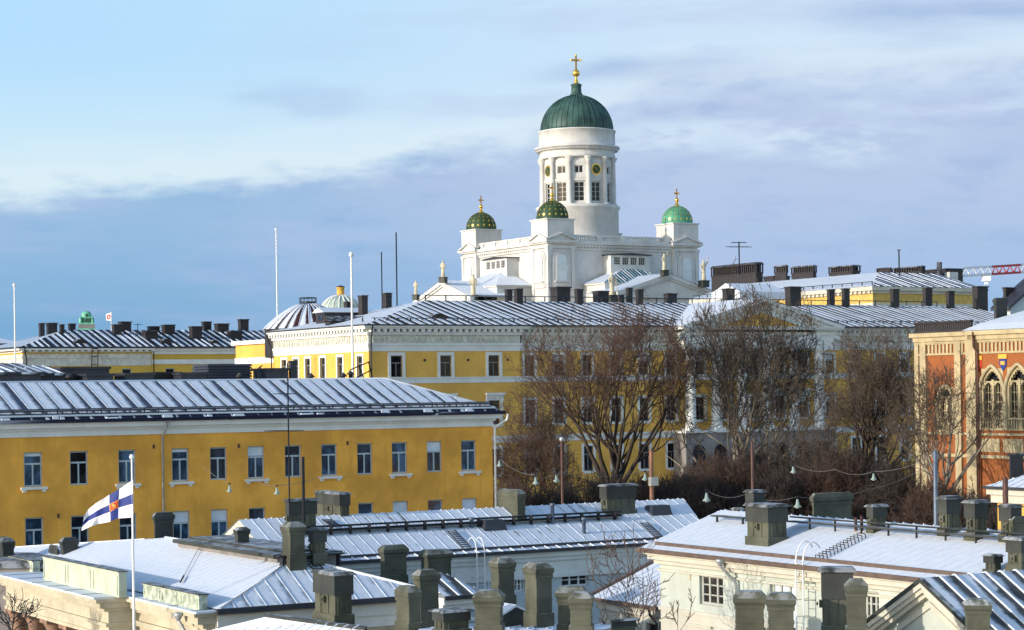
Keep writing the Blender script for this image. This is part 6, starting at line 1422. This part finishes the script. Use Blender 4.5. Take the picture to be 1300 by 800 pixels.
plant('bare_tree', 'bare tree with a low fork between the palace and the brick house', 'tree', 1106, 176, tree_mesh(31, 19.6, 7.6, 7, .50, 7.4, 6, hshape=.98, twr=.022, nk=(3, 4)), ('bark', 'twiggrey'), 'bare trees in the park')
plant('bare_tree', 'spreading bare tree whose limbs cross the front of the brick house', 'tree', 1192, 143, tree_mesh(48, 17.0, 4.6, 6, .36, 7.6, 6, nk=(2, 4), hshape=1.0, twr=.018), ('barkpale', 'twiggrey'), 'bare trees in the park')
plant('bare_tree', 'small reddish bare tree right of the ochre house corner', 'tree', 672, 168, tree_mesh(59, 14.6, 4.2, 6, .2, 5.0, 5, nk=(4, 6), hshape=1.0), ('bark', 'twig'), 'bare trees in the park')
plant('bare_tree', 'pale crooked bare tree low in front of the portico base', 'tree', 1038, 164, tree_mesh(63, 13.2, 4.0, 5, .2, 5.5, 5, nk=(3, 5), hshape=1.0), ('barkpale', 'twiggrey'), 'bare trees in the park')
# the dense thicket under them: single shrubs, copied
def thicket():
    protos = []
    for i, sd in enumerate((71, 83, 97)):
        protos.append(tree_mesh(sd, 9.6, 4.4, 8, .12, .9, 5, nk=(3, 5), stems=2, hshape=1.05, twr=.026))
    spots = [(650, 162, 0, .95), (700, 160, 1, .93), (748, 163, 2, 1.0), (795, 160, 0, .95), (842, 162, 1, 1.02), (888, 160, 2, 1.05), (930, 163, 0, 1.12), (975, 160, 1, 1.05), (1020, 163, 2, 1.08), (1065, 160, 0, 1.12), (1108, 163, 1, 1.1), (1150, 158, 2, 1.15), (1192, 140, 0, 1.02), (1232, 138, 1, .98), (1265, 138, 2, .9), (905, 170, 0, 1.1), (962, 172, 2, 1.2), (1030, 172, 1, 1.2), (1080, 172, 1, 1.2)]
    roots = {}
    for n, (px, Y, k, sc) in enumerate(spots):
        lab = 'dark bare shrub in the dense thicket between the snowy roofs and the palace'
        if k not in roots:
            roots[k] = plant('bare_shrub', lab, 'shrub', px, Y, protos[k], ('bark', ('twig', 'twigdark', 'twigdark')[k]), 'bare shrubs in the park thicket', parts=('stem', 'twigs'), rot=n*1.3, sc=sc*.86); continue
        src = roots[k]; r = src.copy(); COL.objects.link(r); sc *= .86; c = at(px, 600, Y); r.location = (c.x, c.y, 0); r.rotation_euler = (0, 0, n*1.3); r.scale = (sc, sc, sc)
        for ch in src.children: cc = ch.copy(); COL.objects.link(cc); cc.parent = r
thicket()
p = at(795, 800, 70)
plant('bare_bush', 'thin bare bush in front of the cream lean-to wall', 'shrub', 795, 74, tree_mesh(5, 5.4, 1.7, 4, .035, .8, 4, nk=(2, 3), stems=2, twr=.008, hshape=1.1), ('bark', 'twig'), zb=6.2-1.0)
plant('bare_bush', 'dark bare bush at the lower left corner before the guard house wall', 'shrub', 17, 80, tree_mesh(8, 2.9, .9, 5, .06, .9, 3, nk=(3, 5), twr=.016), ('iron', 'iron'), zb=5.9)
plant('bare_bush', 'sparse bare bush against the blue-grey wall between the stacks', 'shrub', 578, 84, tree_mesh(9, 3.2, 1.3, 4, .025, .8, 3, nk=(2, 3), twr=.008), ('twig', 'twig'), zb=5.6)

# ------------------------------------------------------------------ street lamps on wires, poles, masts
def lamp(px, y, Y, label, s=1.0):
    s *= .75
    c = at(px, y, Y); fr = G; a, b = fr.L(c)[:2]; t = thing('street_lamp', label, 'street lamp', a, b, c.z, fr, 'lamps hanging on wires over the street'); z = c.z
    mb = MB(); mb.lathe((c.x, c.y, 0), [(.02, z+.30*s), (.07*s, z+.30*s), (.08*s, z+.16*s), (.10*s, z+.12*s), (.12*s, z-.02*s), (.24*s, z-.16*s), (.25*s, z-.20*s), (.21*s, z-.19*s)], 14); sh = mb.build('lamp_shade', 'lampshade', t)
    mb = MB(); mb.lathe((c.x, c.y, 0), [(.02, z-.28*s), (.11*s, z-.24*s), (.14*s, z-.17*s), (.05*s, z-.1*s)], 10); mb.build('bulb', 'polewhite', t)
    mb = MB(); mb.tube([(c.x, c.y, z+.28*s), (c.x, c.y, z+.46*s)], .025*s, 5); mb.box(a-.09*s, a+.09*s, b-.05*s, b+.05*s, z+.42*s, z+.5*s); mb.build('hanger', 'iron', t)
    return Vector((c.x, c.y, z+.46*s))
def wire(pts, label, sag=.25):
    c = pts[0]; mb = MB(); out = []
    for i in range(len(pts)-1):
        for k in range(8): f = k/8; p = pts[i].lerp(pts[i+1], f); p.z -= sag*4*f*(1-f); out.append(p)
    out.append(pts[-1]); mb.tube(out, .013, 4); lone(mb, 'lamp_wire', 'galvdark', label, 'wire', c)
L1 = lamp(634, 589, 122, 'lamp hanging just right of the ochre house downpipe', .9); L2 = lamp(680, 611, 112, 'leftmost of two close lamps hanging in front of the reddish shrubs'); L3 = lamp(706.5, 608, 113, 'right one of two close lamps before the reddish shrubs')
L4 = lamp(819, 606, 118, 'pale lamp hanging beside the orange pole with the grey box'); L5 = lamp(897, 632, 104, 'lamp hanging left of the broad chimney on the unbroken snow roof', 1.1); L6 = lamp(1012.5, 640, 104, 'greenish lamp hanging between the broad chimney and the flat-topped one', 1.1)
L7 = lamp(1007, 597, 124, 'lamp hanging over the thicket right of the red pole'); L8 = lamp(1109, 606, 122, 'lamp hanging in the middle of the thicket left of the blue-grey pole')
L9 = lamp(291.5, 621, 110, 'lamp hanging before the ochre wall nearer the downpipe', .9); L10 = lamp(351.5, 624, 108, 'lamp hanging before the ochre wall beside the thin roof mast', .9)
wire([at(628, 570, 121), L1, L2], 'wire running from the ochre corner down to the twin lamps'); wire([L2, L3, L4, at(829, 590, 118)], 'wire running from the twin lamps to the orange pole')
wire([L5, at(945, 628, 104), L6, at(1100, 622, 106), at(1186, 585, 112)], 'wire running behind the broad chimney to the blue-grey pole'); wire([L7, at(1060, 596, 123), L8, at(1186, 578, 118)], 'wire running over the thicket to the blue-grey pole')
wire([at(256, 591, 116), L9], 'short wire holding a lamp off the ochre wall left part', .1); wire([at(320, 607, 114), L10, at(420, 600, 113)], 'wire holding the lamp beside the roof mast', .15)
def pole(px, y0, y1, Y, r, mat, label, name='pole', box=None, top=None):
    c = at(px, y1, Y); zt = at(px, y0, Y).z; a, b = G.L(c)[:2]; t = thing(name, label, 'pole', a, b, 0); mb = MB()
    mb.lathe((c.x, c.y, 0), [(r*1.25, 0), (r*1.15, 2), (r*.9, zt), (.01, zt+r)], 12); mb.build('shaft', mat, t)
    if top: mb = MB(); mb.lathe((c.x, c.y, 0), [(r*1.5, zt), (r*1.9, zt+r*1.5), (r*1.5, zt+r*3), (.01, zt+r*3.4)], 12); mb.build('finial', top, t)
    if box: z0 = at(px, box[1], Y).z; mb = MB(); mb.box(a-.25, a+.25, b-.35, b-.05, z0-.25, z0+.25); mb.build('meter_box', 'galv', t)
    return c, zt
pole(714, 560, 640, 120, .075, 'rust', 'red-brown pole rising out of the reddish shrubs', top='galv'); pole(827.5, 573, 640, 118, .13, 'rustlight', 'orange pole carrying a small grey box', box=(0, 611))
pole(955.5, 562, 622, 110, .085, 'rust', 'dark red pole behind the broad chimney on the snow roof'); pole(1188, 574, 640, 112, .13, 'steel', 'blue-grey pole behind the paired chimneys on the snow roof'); pole(1277, 608, 668, 106, .16, 'rust', 'rusty pole beside the small cream house at the right edge')

def flagpole(px, y0, y1, Y, r, label, mat='polewhite', base=0.0, knob=True):
    c = at(px, y1, Y); zt = at(px, y0, Y).z; a, b = G.L(c)[:2]; t = thing('flagpole', label, 'flagpole', a, b, base); mb = MB()
    mb.lathe((c.x, c.y, 0), [(r*1.3, base), (r*1.1, base+(zt-base)*.5), (r*.7, zt)], 10); mb.build('shaft', mat, t)
    if knob: mb = MB(); mb.lathe((c.x, c.y, 0), [(.01, zt-.02), (r*1.7, zt+.03), (r*1.9, zt+r*2), (r*1.2, zt+r*3.4), (.01, zt+r*3.8)], 10); mb.build('finial', mat, t)
    return c, zt
flagpole(19.5, 364, 462, 200, .09, 'white flagpole standing alone at the far left edge'); flagpole(352, 293, 400, 245, .09, 'white flagpole behind the seamed stair dome'); flagpole(448, 326, 480, 176, .11, 'white flagpole before the sunlit end of the palace')
def mast(px, y0, y1, Y, r, label, arms=(), foot=1.5):
    c = at(px, y1, Y); zt = at(px, y0, Y).z; a, b = G.L(c)[:2]; t = thing('antenna_mast', label, 'antenna', a, b, c.z-foot); mb = MB(); mb.tube([(c.x, c.y, c.z-foot), (c.x, c.y, zt)], r, 6); mb.build('mast', 'iron', t)
    for (y, x0, x1, n, e) in arms:
        mb = MB(); p0, p1 = at(x0, y, Y), at(x1, y, Y); mb.tube([p0, p1], r*.6, 4); d = Vector((e, e*.6, 0))
        for i in range(n): p = p0.lerp(p1, (i+.5)/n); mb.tube([p-d, p+d], r*.45, 4)
        mb.build('antenna_arm', 'iron', t)
mast(485, 320, 376, 225, .07, 'shorter dark mast on the palace roof beside the smoking chimney'); mast(504, 295, 382, 225, .08, 'taller dark mast on the palace roof left of the cathedral')
mast(938.5, 307, 336, 296, .10, 'roof antenna above the long louvred stack', ((308, 929, 947, 2, .6), (313.5, 926, 950, 4, .9))); mast(1141.5, 317, 342, 300, .10, 'thin rod antenna above the louvred stacks on the right', ((317.5, 1139, 1143, 1, .3),))
mast(367.5, 461, 640, 86, .035, 'tall thin roof mast with side antennas before the ochre house', ((500, 354, 369, 5, .28), (547, 344, 377, 7, .35), (468, 364, 371, 2, .3)), foot=.6)
mast(175, 411, 420, 290, .06, 'tiny antenna on the far yellow roof', ((412, 172, 179, 2, .4),), foot=1); mast(385.5, 580, 640, 88, .07, 'short white-topped pipe mast rising beside the broad roof stack', (), .8)
# ------------------------------------------------------------------ the state flag on its white pole
FY = 76.0
fc, fz = flagpole(170.3, 583, 800, FY, .05, 'slim white flagpole carrying the blue cross flag')
def flag():
    top = [(0, 168.6, 609.5), (.12, 160, 615), (.31, 149.5, 622), (.46, 137.5, 629), (.7, 122, 639), (.88, 112, 647), (1, 106.5, 656)]
    bot = [(0, 168.6, 657), (.12, 160, 657.5), (.31, 148, 658.5), (.46, 139, 662.5), (.7, 124, 665.5), (.88, 113, 669.5), (1, 103.5, 674)]
    def ev(t, u):
        for i in range(len(t)-1):
            if u <= t[i+1][0]: f = (u-t[i][0])/(t[i+1][0]-t[i][0]); return t[i][1]+(t[i+1][1]-t[i][1])*f, t[i][2]+(t[i+1][2]-t[i][2])*f
        return t[-1][1:]
    def P(u, v, off=0.0):
        x0, y0 = ev(top, u); x1, y1 = ev(bot, u); Y = FY-.05+u*.75+.16*u*sin(u*9+v*2.2)+.10*u*sin(u*17-v*3)
        sg = .5*(u*(1-u))*sin(v*pi*2+u*6)*3
        return at(x0+(x1-x0)*v+sg, y0+(y1-y0)*v, Y-off)
    nu, nv = 72, 44; c = P(0, .5); a, b = G.L(c)[:2]
    t = thing('flag', 'waving white flag with a blue cross and a red square emblem', 'flag', a, b, c.z)
    mb = MB(); k = mb.add([P(i/nu, j/nv) for j in range(nv+1) for i in range(nu+1)])
    for j in range(nv):
        for i in range(nu):
            u, v = (i+.5)/nu, (j+.5)/nv; mb.f.append((k+j*(nu+1)+i, k+j*(nu+1)+i+1, k+(j+1)*(nu+1)+i+1, k+(j+1)*(nu+1)+i)); mb.mi.append(1 if (5/18 < u < 8/18 or 4/11 < v < 7/11) else 0); mb.smooth.add(len(mb.f)-1)
    cl = mb.build('cloth', ('flagwhite', 'flagblue'), t)
    def patch(u0, u1, v0, v1, off, nm, mat, par, n=8):
        mb = MB(); k = mb.add([P(u0+(u1-u0)*i/n, v0+(v1-v0)*j/n, off) for j in range(n+1) for i in range(n+1)])
        for j in range(n):
            for i in range(n): mb.f.append((k+j*(n+1)+i, k+j*(n+1)+i+1, k+(j+1)*(n+1)+i+1, k+(j+1)*(n+1)+i)); mb.mi.append(0)
        return mb.build(nm, mat, par)
    u0, u1, v0, v1 = 5/18, 8/18, 4/11, 7/11
    patch(u0, u1, v0, v1, .012, 'emblem_border', 'flaggold', cl); patch(u0+.012, u1-.012, v0+.02, v1-.02, .02, 'emblem_field', 'flagred', cl)
    mb = MB(); E = lambda x, y: P(u1-.012-(u1-u0-.024)*x, v0+.02+(v1-v0-.04)*y, .03)
    for pl in ([(.30, .30), (.44, .22), (.52, .34), (.66, .46), (.70, .70), (.58, .74), (.48, .60), (.38, .56)], [(.22, .24), (.36, .16), (.46, .26), (.38, .38), (.24, .34)], [(.56, .70), (.68, .68), (.74, .88), (.60, .90)], [(.40, .56), (.50, .60), (.42, .88), (.30, .86)], [(.66, .50), (.80, .44), (.86, .22), (.78, .14), (.80, .36), (.66, .42)], [(.12, .46), (.40, .40), (.40, .46), (.14, .52)], [(.14, .20), (.44, .06), (.46, .10), (.18, .25)]): mb.poly([E(*p) for p in pl])
    mb.build('lion', 'flaggold', cl)
flag()
def small_flag():
    Y = 420; c, zt = flagpole(141.5, 396, 425, Y, .10, 'thin far pole flying a small white flag left of the green tower', knob=False)
    p = [at(141, 397, Y), at(134.5, 399, Y+.6), at(134.8, 406.5, Y+.6), at(141, 407.5, Y)]; a, b, z = G.L(p[0]); t = thing('flag', 'small white flag with a round orange mark far behind the yellow building', 'flag', a, b, z)
    mb = MB(); mb.poly(p); cl = mb.build('cloth', 'flagwhite', t); cc = (p[0]+p[1]+p[2]+p[3])/4; u = (p[0]-p[1]).normalized(); v = (p[0]-p[3]).normalized(); mb = MB()
    for i in range(16):
        q = [cc+Vector((0, -.12, 0))+(u*cos(2*pi*k/16)+v*sin(2*pi*k/16))*r for k, r in ((i, .25), (i+1, .25), (i+1, .5), (i, .5))]; mb.poly(q)
    mb.build('mark', 'flagred', cl)
small_flag()
